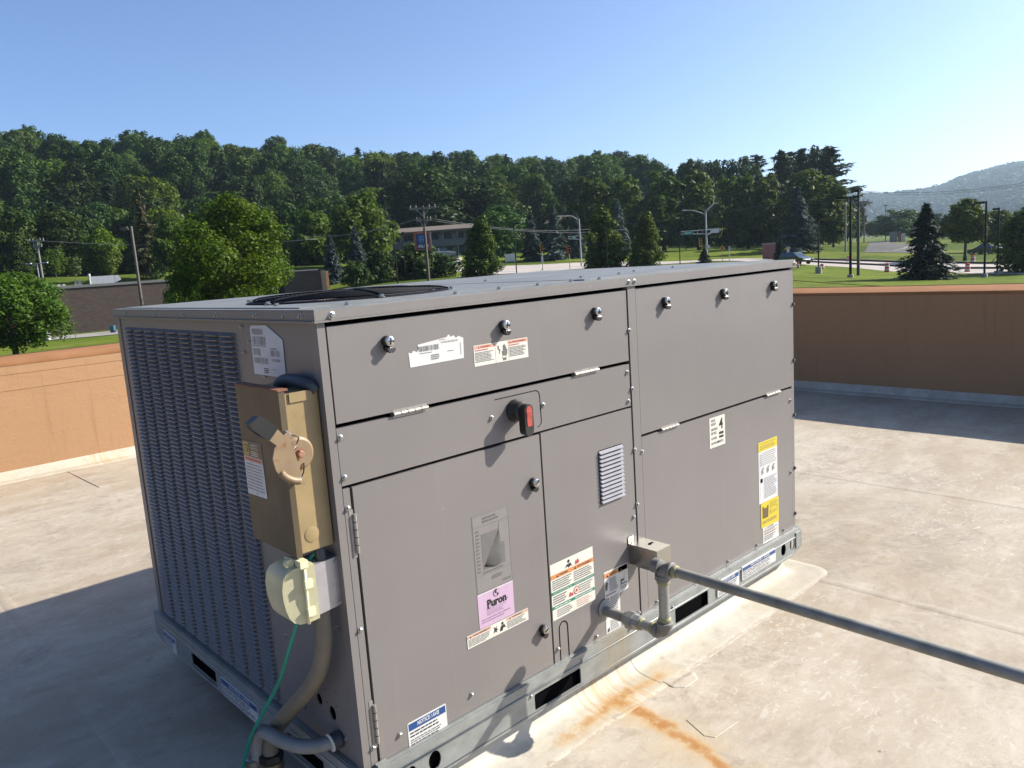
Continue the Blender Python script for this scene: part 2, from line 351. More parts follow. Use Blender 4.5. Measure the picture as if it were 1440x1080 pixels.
leaf('needle_blue', (.050, .090, .090), (.090, .145, .145), (.155, .205, .205), .15)
leaf('needle_dark', (.010, .026, .018), (.018, .042, .026), (.034, .062, .034), .15)
leaf('needle_pine', (.016, .036, .018), (.030, .058, .028), (.055, .085, .040), .2)
leaf('needle_brown', (.070, .055, .032), (.095, .080, .045), (.085, .095, .045), .2)

# ------------------------------------------------------------------ mesh helpers
def M(x): return MATS[x]
def link(name, me, parent=None, **props):
    o = bpy.data.objects.new(name, me); COL.objects.link(o)
    if parent is not None: o.parent = parent
    for k, v in props.items(): o[k] = v
    return o
def build(name, bm, mats, parent=None, smooth=False, bevel=0, seg=2, auto=None, **props):
    if bevel:
        es = [e for e in bm.edges if len(e.link_faces) == 2 and e.calc_face_angle(0) > .6]
        bmesh.ops.bevel(bm, geom=es, offset=bevel, segments=seg, affect='EDGES', clamp_overlap=True)
    bmesh.ops.recalc_face_normals(bm, faces=bm.faces)
    me = bpy.data.meshes.new(name); bm.to_mesh(me); bm.free()
    if isinstance(mats, str): mats = [mats]
    for m in mats: me.materials.append(M(m))
    if smooth: me.polygons.foreach_set('use_smooth', [True]*len(me.polygons))
    if auto is not None:
        me.polygons.foreach_set('use_smooth', [True]*len(me.polygons))
        me.set_sharp_from_angle(angle=math.radians(auto))
    return link(name, me, parent, **props)
def empty(name, loc, label, cat, group=None, rz=0):
    o = bpy.data.objects.new(name, None); COL.objects.link(o); o.location = loc; o.rotation_euler = (0, 0, rz)
    o.empty_display_size = .1; o['label'] = label; o['category'] = cat
    if group: o['group'] = group
    return o
def tag(o, label, cat, group=None):
    o['label'] = label; o['category'] = cat
    if group: o['group'] = group
    return o
def new(): return bmesh.new()
def box(bm, x0, y0, z0, x1, y1, z1, mi=0, mtx=None):
    vs = [bm.verts.new(((x0, x1)[i & 1], (y0, y1)[i >> 1 & 1], (z0, z1)[i >> 2])) for i in range(8)]
    fs = []
    for q in ((0, 2, 3, 1), (4, 5, 7, 6), (0, 1, 5, 4), (2, 6, 7, 3), (0, 4, 6, 2), (1, 3, 7, 5)):
        f = bm.faces.new([vs[i] for i in q]); f.material_index = mi; fs.append(f)
    if mtx is not None:
        for q in vs: q.co = mtx @ q.co
    return fs
def poly(bm, pts, mi=0):
    f = bm.faces.new([bm.verts.new(p) for p in pts]); f.material_index = mi; return f
def prism(bm, pts, off, mi=0):
    """closed outline extruded along vector off"""
    a = [bm.verts.new(p) for p in pts]; b = [bm.verts.new(Vector(p)+Vector(off)) for p in pts]; n = len(pts)
    for q in (a, list(reversed(b))): bm.faces.new(q).material_index = mi
    for i in range(n): bm.faces.new((a[i], a[(i+1) % n], b[(i+1) % n], b[i])).material_index = mi
def tube(bm, pts, r, n=12, mi=0, cap=True):
    pts = [Vector(p) for p in pts]; rs = r if isinstance(r, (list, tuple)) else [r]*len(pts)
    t0 = (pts[1]-pts[0]).normalized(); a = t0.orthogonal().normalized(); rings = []
    for i, p in enumerate(pts):
        t = (pts[min(i+1, len(pts)-1)]-pts[max(i-1, 0)]).normalized()
        a = (a-t*a.dot(t)).normalized(); b = t.cross(a)
        rings.append([bm.verts.new(p+(a*math.cos(2*PI*k/n)+b*math.sin(2*PI*k/n))*rs[i]) for k in range(n)])
    for i in range(len(rings)-1):
        for k in range(n):
            f = bm.faces.new((rings[i][k], rings[i][(k+1) % n], rings[i+1][(k+1) % n], rings[i+1][k])); f.material_index = mi
    if cap:
        bm.faces.new(list(reversed(rings[0]))).material_index = mi; bm.faces.new(rings[-1]).material_index = mi
def curve(pts, n=8):
    """Catmull-Rom through pts"""
    P = [Vector(p) for p in pts]; P = [P[0]*2-P[1]]+P+[P[-1]*2-P[-2]]; out = []
    for i in range(1, len(P)-2):
        for k in range(n):
            t = k/n; a, b, c, d = P[i-1:i+3]
            out.append(.5*((2*b)+(c-a)*t+(2*a-5*b+4*c-d)*t*t+(3*b-a-3*c+d)*t**3))
    out.append(P[-2]); return out
def lathe(bm, prof, n=16, mtx=Matrix(), mi=0):
    """profile of (radius, height) turned round local Z, placed by mtx"""
    rings = []
    for r, h in prof:
        rings.append([bm.verts.new(mtx @ Vector((r*math.cos(2*PI*k/n), r*math.sin(2*PI*k/n), h))) for k in range(n)])
    for i in range(len(rings)-1):
        for k in range(n):
            bm.faces.new((rings[i][k], rings[i][(k+1) % n], rings[i+1][(k+1) % n], rings[i+1][k])).material_index = mi
    bm.faces.new(list(reversed(rings[0]))).material_index = mi; bm.faces.new(rings[-1]).material_index = mi
def plate(bm, outline, holes, mp, depth, mi=0):
    """flat plate with holes; outline and holes are 2-D loops, mp maps (a, b, d) to 3-D, depth is the thickness"""
    loops = [outline]+holes; es = []; allv = []
    for L in loops:
        vs = [bm.verts.new(mp(a, b, 0)) for a, b in L]; allv.append(vs)
        es += [bm.edges.new((vs[i], vs[(i+1) % len(vs)])) for i in range(len(vs))]
    r = bmesh.ops.triangle_fill(bm, edges=es, use_beauty=True)
    fs = [f for f in r['geom'] if isinstance(f, bmesh.types.BMFace)]
    off = Vector(mp(0, 0, depth))-Vector(mp(0, 0, 0)); cp = {}
    for vs in allv:
        for q in vs: cp[q] = bm.verts.new(q.co+off)
    for f in fs:
        f.material_index = mi
        try: bm.faces.new([cp[q] for q in reversed(f.verts[:])]).material_index = mi
        except (KeyError, ValueError): pass
    for vs in allv:
        for i in range(len(vs)):
            a, b = vs[i], vs[(i+1) % len(vs)]; bm.faces.new((a, b, cp[b], cp[a])).material_index = mi
def circ(cx, cy, rx, ry=None, n=16):
    ry = ry or rx; return [(cx+rx*math.cos(2*PI*k/n), cy+ry*math.sin(2*PI*k/n)) for k in range(n)]
def rrect(x0, y0, x1, y1, r, n=4):
    out = []
    for cx, cy, a in ((x1-r, y0+r, -PI/2), (x1-r, y1-r, 0), (x0+r, y1-r, PI/2), (x0+r, y0+r, PI)):
        for k in range(n+1): out.append((cx+r*math.cos(a+k*PI/2/n), cy+r*math.sin(a+k*PI/2/n)))
    return out
def axis_m(p, z, x=None):
    """matrix at p whose local Z points along z"""
    z = Vector(z).normalized(); x = Vector(x) if x else z.orthogonal(); x = (x-z*x.dot(z)).normalized(); y = z.cross(x)
    m = Matrix((x, y, z)).transposed().to_4x4(); m.translation = Vector(p); return m

_txt = {}
def glyphs(s, bold):
    """triangles of a line of lettering, 1 unit tall capitals, from the built-in font"""
    k = (s, bold)
    if k in _txt: return _txt[k]
    c = bpy.data.curves.new('t', 'FONT'); c.body = s; c.size = 1; c.resolution_u = 2; c.offset = .018*bold; c.fill_mode = 'FRONT'
    o = bpy.data.objects.new('t', c); COL.objects.link(o)
    dg = bpy.context.evaluated_depsgraph_get(); dg.update()
    me = bpy.data.meshes.new_from_object(o.evaluated_get(dg))
    V = np.array([q.co[:2] for q in me.vertices]) if len(me.vertices) else np.zeros((0, 2)); F = [tuple(p.vertices) for p in me.polygons]
    bpy.data.objects.remove(o); bpy.data.curves.remove(c); bpy.data.meshes.remove(me)
    _txt[k] = (V, F); return _txt[k]

class Sticker:
    """flat print on a surface: a frame (origin, right, up, out) in metres; each layer sits a little proud of the one below"""
    def __init__(s, O, R, U, N, lift=.0008):
        s.bm = new(); s.mats = []; s.O, s.R, s.U, s.N = Vector(O), Vector(R), Vector(U), Vector(N); s.lift = lift
    def mi(s, m):
        if m not in s.mats: s.mats.append(m)
        return s.mats.index(m)
    def p(s, a, b, k): return s.O+s.R*a+s.U*b+s.N*(s.lift+k*.00035)
    def poly(s, pts, m, k=0): poly(s.bm, [s.p(a, b, k) for a, b in pts], s.mi(m)); return s
    def rect(s, x0, y0, x1, y1, m, k=0): return s.poly([(x0, y0), (x1, y0), (x1, y1), (x0, y1)], m, k)
    def base(s, pts, m, t=.0006):
        prism(s.bm, [s.O+s.R*a+s.U*b+s.N*.0001 for a, b in pts], s.N*(s.lift-.0001), s.mi(m)); return s
    def text(s, t, x0, y0, x1, y1, m, k=2, bold=0, slant=0, shear_fit=True):
        V, F = glyphs(t, bold)
        if len(V) == 0: return s
        mn, mx = V.min(0), V.max(0); sx, sy = (x1-x0)/(mx[0]-mn[0]), (y1-y0)/(mx[1]-mn[1]); mi = s.mi(m)
        vs = [s.bm.verts.new(s.p(x0+(a-mn[0])*sx+slant*(b-mn[1])*sy, y0+(b-mn[1])*sy, k)) for a, b in V]
        for f in F:
            try: s.bm.faces.new([vs[i] for i in f]).material_index = mi
            except ValueError: pass
        return s
    def fine(s, x0, y0, x1, y1, rows, m='st_text', k=2, fill=.5, ragged=.25, word=(.10, .26)):
        """rows of unreadably small print, as word-sized dashes"""
        h = (y1-y0)/rows; W = x1-x0
        for i in range(rows):
            y = y1-(i+.5)*h; x = x0; end = x1-random.random()*ragged*W
            while x < end-.02*W:
                wd = min(random.uniform(*word)*W, end-x); s.rect(x, y-h*fill/2, x+wd, y+h*fill/2, m, k); x += wd+.025*W
        return s
    def bars(s, x0, y0, x1, y1, n, m='st_black', k=2):
        x = x0; st = (x1-x0)/n
        for i in range(n):
            wd = st*random.choice((.25, .4, .6)); s.rect(x, y0, x+wd, y1, m, k); x += st
        return s
    def tri(s, x, y, h, m, k=3): return s.poly([(x-h*.55, y), (x+h*.55, y), (x, y+h)], m, k)
    def done(s, name, parent, label=None):
        o = build(name, s.bm, s.mats, parent)
        if label: o['label'] = label
        return o
FR = ((1, 0, 0), (0, 0, 1), (0, -1, 0))       # front of the unit: right, up, out
LF = ((0, -1, 0), (0, 0, 1), (-1, 0, 0))      # its left (coil) side

# ================================================================== ROOF
ZR = -0.11                      # roof surface
PX, PY = 6.41, 5.58             # inner faces of the two parapets
GZ = -4.0                       # ground round the building
RW, RD = -24.0, -20.0
def grid(bm, x0, y0, x1, y1, z, nx, ny, amp=0, mi=0, seed=0.0):
    V = [[bm.verts.new((x0+(x1-x0)*i/nx, y0+(y1-y0)*j/ny, z+(amp*mnoise.noise((x0+(x1-x0)*i/nx*1.0+seed, (y0+(y1-y0)*j/ny)*1.7, seed)) if amp else 0))) for j in range(ny+1)] for i in range(nx+1)]
    for i in range(nx):
        for j in range(ny): bm.faces.new((V[i][j], V[i+1][j], V[i+1][j+1], V[i][j+1])).material_index = mi
bm = new(); box(bm, RW, RD, ZR-.30, PX, PY, ZR-.06)
roof = build('roof', bm, 'concrete', kind='structure')
# membrane sheets, each lapping 4 mm over the next (seams run along Y)
seams = [RW, -9.0, -6.1, -3.2, -.33, 2.22, 3.68, 5.3, PX]
def relief(x, y): return .003*mnoise.noise((x, y*1.7, 0))
for i in range(len(seams)-1):
    bm = new(); a, b = seams[i], seams[i+1]
    near = -4 < a < 6
    grid(bm, a, -6 if near else RD, b, PY, ZR, 24 if near else 4, 90 if near else 6, .003 if near else 0, seed=0.0)
    build('membrane_sheet', bm, 'roof_membrane' if i % 2 == 0 else 'roof_membrane_alt', roof, smooth=True)
    if near and i:      # welded lap: a thin sloping-edged strip over the joint
        bm = new(); pr = [(-.030, -.003), (-.020, .0009), (.028, .0007), (.055, -.003)]; R_ = []
        for k in range(121):
            y = -6+(PY-.05+6)*k/120; R_.append([bm.verts.new((a+dx+.004*mnoise.noise((a, y*.8, dx)), y, ZR+relief(a+dx, y)+dz)) for dx, dz in pr])
        for A, B_ in zip(R_, R_[1:]):
            for k in range(3): bm.faces.new((A[k], A[k+1], B_[k+1], B_[k]))
        build('lap_seam', bm, 'roof_membrane', roof, smooth=True)
bm = new(); box(bm, RW, RD, ZR-.06, PX, -6.0, ZR-.008); build('roof_field', bm, 'roof_membrane', roof)
bm = new(); box(bm, -4, -6.0, ZR-.06, PX, PY, ZR-.02); build('cover_board', bm, 'concrete', roof)
def patch(pts, h, name='membrane_patch', m='roof_membrane_alt'):
    bm = new(); c = Vector((sum(p[0] for p in pts)/len(pts), sum(p[1] for p in pts)/len(pts)))
    lo, hi = [], []
    for x, y in pts:
        d = (c-Vector((x, y))).normalized()*.008; sk = float(np.interp(.03-y, [.10, .135, .158, .166], [.0036, .003, .002, 0])) if -.136 < y-.0 < 0 and x > .9 and m == 'curb_membrane' else 0
        lo.append(bm.verts.new((x, y, ZR+relief(x, y)-.004))); hi.append(bm.verts.new((x+d.x, y+d.y, ZR+relief(x, y)*(sk == 0)+h+sk)))
    bm.faces.new(hi); n = len(pts)
    for k in range(n): bm.faces.new((lo[k], lo[(k+1) % n], hi[(k+1) % n], hi[k]))
    return build(name, bm, m, roof)
patch([(.955+.02, -.285), (1.09, -.275), (1.105, -.31), (1.085, -.42), (.955, -.412), (.94, -.38)], .0016)
patch([(.62, 4.62), (.83, 4.60), (.83, 5.44), (.60, 5.44)], .003, m='roof_membrane')

# the curb under the unit: upright flashing, cove and a skirt sheet welded to the roof
bm = new()
def wrinkle(x, y, z):
    f = 1 if z < -.03 else .2
    return .0016*mnoise.noise((x*5, y*5, z*20))*f, .0010*mnoise.noise((x*9, y*9, z*7))*f
def curb_ring(off, z, bmm):
    # rounded-corner rectangle round the curb, offset outwards
    x0, y0, x1, y1 = .20-off, .03-off, 2.19+off, 1.40+off; r = .012+min(off, .07)
    L0 = rrect(x0, y0, x1, y1, r, 5); out = []
    for k, p in enumerate(L0):
        q = L0[(k+1) % len(L0)]; out.append(p)
        if (k+1) % 6 == 0: out += [(p[0]+(q[0]-p[0])*t/40, p[1]+(q[1]-p[1])*t/40) for t in range(1, 40)]
    vs = []
    for a, b in out:
        dy, dz = wrinkle(a, b, z); vs.append(bmm.verts.new((a, b+dy, z+(dz if ZR+.003 < z < -.01 else 0))))
    return vs
prof = [(0, .0), (.002, -.045)]+[(.002+.055*(1-math.cos(t)), -.045-.058*math.sin(t)) for t in np.linspace(.15, PI/2, 7)]+[(.075, ZR+.0046), (.10, ZR+.0036), (.135, ZR+.0030), (.158, ZR+.0020), (.165, ZR-.004)]
rings = [curb_ring(o_, z_, bm) for o_, z_ in prof]
for a, b in zip(rings, rings[1:]):
    for k in range(len(a)): bm.faces.new((a[k], a[(k+1) % len(a)], b[(k+1) % len(a)], b[k]))
curb = build('roof_curb', bm, 'curb_membrane', smooth=True, kind='structure')
# welded lap where two flashing pieces meet
bm = new(); xs = [1.095, 1.235]
P2 = [(-o_-.0010+.03, z_+.0007) for o_, z_ in prof[1:-2]]
gr = [[bm.verts.new((x, y+wrinkle(x, y, z)[0], z)) for y, z in P2] for x in np.linspace(1.10, 1.235, 7)]
for a, b in zip(gr, gr[1:]):
    for k in range(len(a)-1): bm.faces.new((a[k], a[k+1], b[k+1], b[k]))
o = build('flashing_lap', bm, 'curb_membrane', curb, smooth=True)
patch([(1.105, -.10), (1.235, -.10), (1.242, -.15), (1.21, -.185), (1.13, -.185), (1.10, -.15)], .0016, m='curb_membrane')

# parapets (things): wall, coping, coping edge, white cant strip at the foot
def parapet(name, label, along, a0, a1, face, zt):
    t = empty(name, (0, 0, ZR), label, 'wall'); t.matrix_world = Matrix.Translation((0, 0, ZR))
    inv = Matrix.Translation((0, 0, -ZR))
    def bx(bm, u0, u1, d0, d1, z0, z1):
        if along == 'x': box(bm, u0, face+d0, z0, u1, face+d1, z1)
        else: box(bm, face+d0, u0, z0, face+d1, u1, z1)
    def pt(u, d, z): return (u, face+d, z) if along == 'x' else (face+d, u, z)
    def fin(nm, bm, m, **k):
        o = build(nm, bm, m, None, **k); o.parent = t; o.matrix_parent_inverse = inv; return o
    bm = new(); bx(bm, a0, a1, 0, .40, ZR-.3, zt-.012); fin('wall_face', bm, 'parapet_paint')
    bm = new()     # sloping coping with a rounded nose
    pr = [(-.003, zt-.030), (-.005, zt-.010), (-.002, zt-.002), (.006, zt), (.41, zt+.022), (.42, zt+.012), (.42, zt-.06)]
    A = [bm.verts.new(pt(a0, d, z)) for d, z in pr]; B2 = [bm.verts.new(pt(a1, d, z)) for d, z in pr]
    for i in range(len(pr)): bm.faces.new((A[i], A[(i+1) % len(pr)], B2[(i+1) % len(pr)], B2[i]))
    bm.faces.new(A); bm.faces.new(list(reversed(B2)))
    fin('coping', bm, 'coping_paint', auto=35)
    bm = new(); bx(bm, a0, a1, .421, .433, zt-.12, zt+.026); fin('coping_edge', bm, 'coping_edge')
    bm = new()     # cant strip: white membrane folded up the wall
    pr = [(-.145, ZR+.0015), (-.14, ZR+.007), (-.06, ZR+.013), (-.012, ZR+.065), (-.006, ZR+.072), (0.0, ZR+.072), (0, ZR-.03), (-.14, ZR-.03)]
    n = 40
    R_ = [[bm.verts.new(pt(a0+(a1-a0)*i/n, d, z+.002*mnoise.noise((i*.9, d*20, 0)))) for d, z in pr] for i in range(n+1)]
    for a, b in zip(R_, R_[1:]):
        for k in range(len(pr)): bm.faces.new((a[k], a[(k+1) % len(pr)], b[(k+1) % len(pr)], b[k]))
    fin('cant_strip', bm, 'curb_membrane')
    if along == 'x':   # a seam in the wall coating, a slightly proud lap
        bm = new(); bx(bm, a0, a1, -.003, .001, zt-.225, zt-.215); fin('coating_lap', bm, 'parapet_paint')
        bm = new(); bx(bm, a0, a1, -.003, .001, zt-.098, zt-.092); fin('coating_lap', bm, 'parapet_paint')
    return t
parapet('parapet_wall', 'terracotta painted parapet wall in full sunlight behind the coil side', 'x', RW, PX-.001, PY, .82)
parapet('parapet_wall', 'brown parapet wall in its own shade beyond the front of the unit', 'y', RD, PY+.43, PX, .83)
# the building itself, under the roof
bm = new(); box(bm, RW, RD, GZ-.3, PX+.38, PY+.38, ZR-.31); b_ = build('store_building', bm, 'parapet_paint'); tag(b_, 'terracotta store building that carries the flat roof', 'building')

# ================================================================== ROOFTOP UNIT
H, W, L = 1.276, 1.484, 2.238
unit = empty('rooftop_unit', (0, 0, 0), 'large taupe rooftop air conditioning unit covered in stickers', 'air conditioner')
def part(name, bm, m, **k): return build(name, bm, m, unit, **k)
def pbox(name, m, x0, y0, z0, x1, y1, z1, bev=.0025, **k):
    bm = new(); box(bm, x0, y0, z0, x1, y1, z1); return part(name, bm, m, bevel=bev, auto=40, **k)
pbox('inner_cabinet', 'dark_gap', .02, .022, .012, L-.02, W-.02, H-.03, 0)
# corner posts, divider and stiles
def lpost(x, y, sx, sy, nm='corner_post'):
    bm = new()
    prism(bm, [(x, y, .094), (x+sx*.021, y, .094), (x+sx*.021, y+sy*.02, .094), (x+sx*.02, y+sy*.037, .094), (x, y+sy*.037, .094)], (0, 0, 1.15)); return part(nm, bm, 'unit_paint', bevel=.004, seg=3, auto=40)
lpost(0, 0, 1, 1); lpost(L+.012, 0, -1, 1); lpost(0, W, 1, -1); lpost(L+.012, W, -1, -1)
pbox('divider_post', 'unit_paint', 1.1385, -.003, .094, 1.1785, .02, 1.243)
def panel(name, x0, z0, x1, z1, y=0, **k):
    """sheet-metal panel with folded edges"""
    bm = new(); box(bm, x0, y, z0, x1, y+.019, z1); return part(name, bm, 'unit_paint', bevel=.0045, seg=2, auto=20, **k)
panel('filter_access_panel', .0255, 1.000, 1.1335, 1.2335)
panel('control_panel_cover', .0225, .8465, 1.1335, .9885)
panel('hinge_stile', .0225, .0985, .0415, .8385)
panel('compressor_door', .0495, .0985, .6955, .8375)
panel('burner_access_panel', .7025, .0945, 1.1345, .8395)
panel('blower_access_panel', 1.1835, .7365, 2.2295, 1.2345)
panel('lower_access_panel', 1.1835, .0985, 2.2285, .7265)
# kickouts pressed in the burner panel (loop-shaped slot) and the rounded plate under the handle
def groove(pts, r, m='dark_gap', nm='knockout_line'):
    bm = new(); tube(bm, pts, r, 6); return part(nm, bm, m)
groove([(.729, -.0003, .098)]+[(.749+.019*math.cos(t), -.0003, .202+.019*math.sin(t)) for t in np.linspace(PI, 0, 9)]+[(.768, -.0003, .098)], .0016)
groove([(.53, -.0002, .972)]+[(.60, -.0002, .972), (.685, -.0002, .972)]+[(.690+.018*math.cos(t), -.0002, .954+.018*math.sin(t)) for t in np.linspace(PI/2, 0, 6)]+[(.709, -.0002, .90)]+[(.692+.017*math.cos(t), -.0002, .878+.017*math.sin(t)) for t in np.linspace(0, -PI/2, 5)], .0011)
# hinges
def hinge_h(x0, x1, z):
    bm = new(); tube(bm, [(x0, -.004, z), (x1, -.004, z)], .0052, 8)
    for k in range(1, 5):
        x = x0+(x1-x0)*k/5; tube(bm, [(x-.0008, -.004, z), (x+.0008, -.004, z)], .0056, 8, 1)
    box(bm, x0, -.001, z-.010, x1, .012, z+.010); return part('hinge', bm, ['hinge_steel', 'dark_gap'])
hinge_h(.186, .293, .9945); hinge_h(.863, .974, .9945); hinge_h(1.293, 1.393, .7315); hinge_h(2.013, 2.123, .7315)
for z0, z1 in ((.672, .772), (.157, .264)):
    bm = new(); tube(bm, [(.0455, -.004, z0), (.0455, -.004, z1)], .0048, 8)
    for k in range(1, 5):
        z = z0+(z1-z0)*k/5; tube(bm, [(.0455, -.004, z-.0008), (.0455, -.004, z+.0008)], .0052, 8, 1)
    box(bm, .033, -.001, z0-.012, .044, .0125, z1+.012); part('hinge', bm, ['hinge_steel', 'dark_gap'])
# quarter-turn latches: black collar, chrome head with a slot, finger lip hanging below
def latch_part(px_, pz_, slot, chrome=True):
    x = z = 0
    col = new(); lathe(col, [(.0178, 0), (.0178, .012), (.0165, .017)], 18, axis_m((x, 0, z), (0, -1, 0)))
    # lip: a scoop below the head
    for (a0, a1, y0, y1) in ((-.0145, .0145, .001, .019),):
        pr = []
        n = 7
        top = [(x+.0145*math.cos(t), z-.016+.0*math.sin(t)) for t in (PI, 0)]
        out = [(x+.0145*math.cos(t), z-.018-.014*math.sin(t)) for t in np.linspace(0, PI, n)]
        prism(col, [(a, -.003, b) for a, b in top+out], (0, -.018, -.004))
    o = part('latch', col, 'black_plastic', bevel=.0015, auto=35)
    if chrome:
        lp = new(); arc_ = [(.0145*math.cos(t), -.016-.0155*math.sin(t)) for t in np.linspace(PI, 0, 9)]
        prism(lp, [(x+a, -.0215, z+b) for a, b in arc_], (.002, -.0085, -.004)); build('latch_lip', lp, 'chrome', o, bevel=.001, seg=1, auto=40)
    hd = new(); lathe(hd, [(.0150, .0165), (.0164, .021), (.0156, .0275), (.0115, .0295), (.002, .0300)], 18, axis_m((x, 0, z+.001), (0, -1, 0)))
    build('latch_head', hd, 'chrome', o, auto=35)
    sl_ = new(); c, s_ = math.cos(slot), math.sin(slot)
    mt = axis_m((x, -.0298, z+.001), (0, -1, 0), (c, 0, s_)); box(sl_, -.0105, -.0016, -.0005, .0105, .0016, .0016, 0, mt)
    build('latch_slot', sl_, 'dark_gap', o)
    o.location = (px_, 0, pz_); o.scale = (.80, .72, .80); return o
for x, z, a in ((.186, 1.180, 1.4), (.579, 1.178, 1.2), (.971, 1.178, 1.35), (1.338, 1.180, 1.5), (1.705, 1.181, 1.25), (2.075, 1.184, 1.4), (.655, .700, .35), (.656, .233, .45)):
    latch_part(x, z, a, z > 1)
# screws
sme = None
def screw(p, nrm, r=.0052):
    global sme
    if sme is None:
        bm = new(); lathe(bm, [(1.5, 0), (1.5, .12), (1.05, .3)], 10); lathe(bm, [(1.0, .3), (1.0, 1.0), (.8, 1.15)], 6)
        o = build('screw', bm, 'screw_zinc', unit); sme = o.data
    else: o = link('screw', sme, unit)
    o.matrix_local = axis_m(p, nrm) @ Matrix.Scale(r, 4); return o
for x, z in ((1.139, 1.10), (1.121, .962), (1.141, .903), (1.121, .864), (1.140, .693), (1.141, .500), (.031, .966), (.031, .867), (.031, .789), (.513, .923), (.720, .923), (.030, .474),
             (.362, .147), (.114, .146), (.031, .150), (.718, .140), (.900, .110), (1.179, .678), (1.121, .460), (2.213, .675), (2.213, .356), (2.144, .112), (1.919, .112), (1.698, .112), (1.474, .112), (1.230, .112), (1.125, .11), (1.145, .32)):
    screw((x, -.001 if 1.137 > x or x > 1.18 else -.003, z), (0, -1, 0))
for z in (1.088, .847, .607, .368, .16): screw((L+.010, -.001, z), (.75, -.6, 0), .0058)
# lid: folded tray with a drip lip, a second sheet on top, screws on both aprons
O = .006
bm = new(); box(bm, -O, -O, H-.0285, L+.024, W+O, H); part('lid', bm, 'lid_paint', bevel=.003, seg=3, auto=40)
bm = new()
box(bm, -O-.0012, -O-.0014, H-.026, L+.0255, -O, H-.003)
part('lid_apron', bm, 'unit_paint', bevel=.0005, seg=1)
bm = new(); box(bm, -O-.0014, -O, H-.026, -O, W+O, H-.003); part('lid_apron', bm, 'unit_paint')
bm = new(); box(bm, -O-.004, -O-.0042, H-.031, L+.028, -O-.0005, H-.0265); part('drip_lip', bm, 'unit_paint', bevel=.002, auto=40)
bm = new(); box(bm, -O-.0075, -O-.0004, H-.032, -O-.0005, W+O, H-.0265); part('drip_lip', bm, 'unit_paint', bevel=.002, auto=40)
bm = new(); box(bm, .99, .05, H, L-.06, W-.06, H+.004); part('lid_top_sheet', bm, 'lid_paint', bevel=.0015)
bm = new(); box(bm, .02, .11, H, .985, W-.03, H+.003); part('lid_top_sheet', bm, 'lid_paint', bevel=.0015)
for y in (.06, .14, .30, .55, .80, 1.05, 1.35): screw((-O-.0012, y, H-.016), (-1, 0, 0), .005)
for x in (.038, 1.142, 1.172, L+.012): screw((x, -O-.0014, H-.017), (0, -1, 0), .0066 if x < .1 else .0055)
for x, y in ((.13, .07), (.46, .05), (.64, .07), (.78, .05), (.95, .07), (1.04, .03), (1.12, .18), (1.30, .16), (1.5, .25), (1.75, .25), (1.12, .68), (.07, .33)): screw((x, y, H+.0035 if .11 < y else H), (0, 0, 1), .0062)
# condenser fan: venturi ring with a black disc painting the dark of the opening, low dome of wire rings, hub and blades
FC = (.40, .50); FR_ = .29
bm = new(); lathe(bm, [(FR_+.02, 0), (FR_+.015, .004), (FR_-.01, .005), (FR_-.03, .002)], 40, Matrix.Translation((FC[0], FC[1], H+.003))); gd = part('fan_shroud', bm, 'black_metal', auto=35)
for k in range(4):
    bm = new(); a = k*PI/2+.4
    mt = Matrix.Translation((FC[0], FC[1], H+.006)) @ Matrix.Rotation(a, 4, 'Z') @ Matrix.Translation((.14, 0, 0)) @ Matrix.Rotation(.02, 4, 'X')
    box(bm, -.09, -.08, -.001, .12, .08, .001, 0, mt); part('fan_blade', bm, 'louver_paint', bevel=.0006, seg=1)
bm = new()
def dome(r): return H+.007+.015*math.sqrt(max(0, 1-(r/(FR_+.02))**2))
for r in np.arange(.05, FR_+.011, .014):
    n = 56; pts = [(FC[0]+r*math.cos(2*PI*k/n), FC[1]+r*math.sin(2*PI*k/n), dome(r)) for k in range(n+1)]; tube(bm, pts, .0022, 5, cap=False)
for k in range(6):
    a = k*PI/3+.25; tube(bm, [(FC[0]+r*math.cos(a), FC[1]+r*math.sin(a), dome(r)+.003) for r in np.linspace(0, FR_+.02, 14)], .0026, 6)
part('fan_guard', bm, 'black_metal', smooth=True)
bm = new(); lathe(bm, [(.075, 0), (.075, .004), (.06, .006)], 24, Matrix.Translation((FC[0], FC[1], dome(0)-.003))); part('fan_hub_cap', bm, 'black_metal', auto=35)
for k in range(6):
    a = k*PI/3+.25; screw((FC[0]+(FR_+.03)*math.cos(a), FC[1]+(FR_+.03)*math.sin(a), H+.006), (0, 0, 1), .0066)

# base rails with fork slots and lifting holes
def rail(name, holes, mp, x0, x1, back):
    bm = new(); plate(bm, [(x0, .002), (x0+.07, -.019), (x1-.07, -.019), (x1, .002), (x1, .093), (x0, .093)], holes, mp, .004)
    o = part(name, bm, 'galvanised')
    return o
fm = lambda a, b, d: (a, -.016+d, b)
rail('base_rail', [rrect(.590, -.006, .799, .047, .006), rrect(1.316, -.004, 1.530, .055, .006), circ(.207, .030, .021, .027), circ(2.113, .034, .021, .027), circ(2.190, .036, .020, .027), circ(.13, .030, .016, .022)], fm, -.016, L+.026, 0)
sm_ = lambda a, b, d: (-.016+d, a, b)
rail('base_rail', [rrect(.915, -.010, 1.130, .046, .005), rrect(.19, -.010, .405, .046, .005)], sm_, -.012, W+.016, 0)
for (bx0, by0, bx1, by1) in ((-.016, -.012, L+.026, .03), (-.012, .03, .03, W+.016)):
    bm = new(); box(bm, bx0, by0, .0935, bx1, by1, .0965); part('rail_flange', bm, 'galvanised', bevel=.001, seg=1)
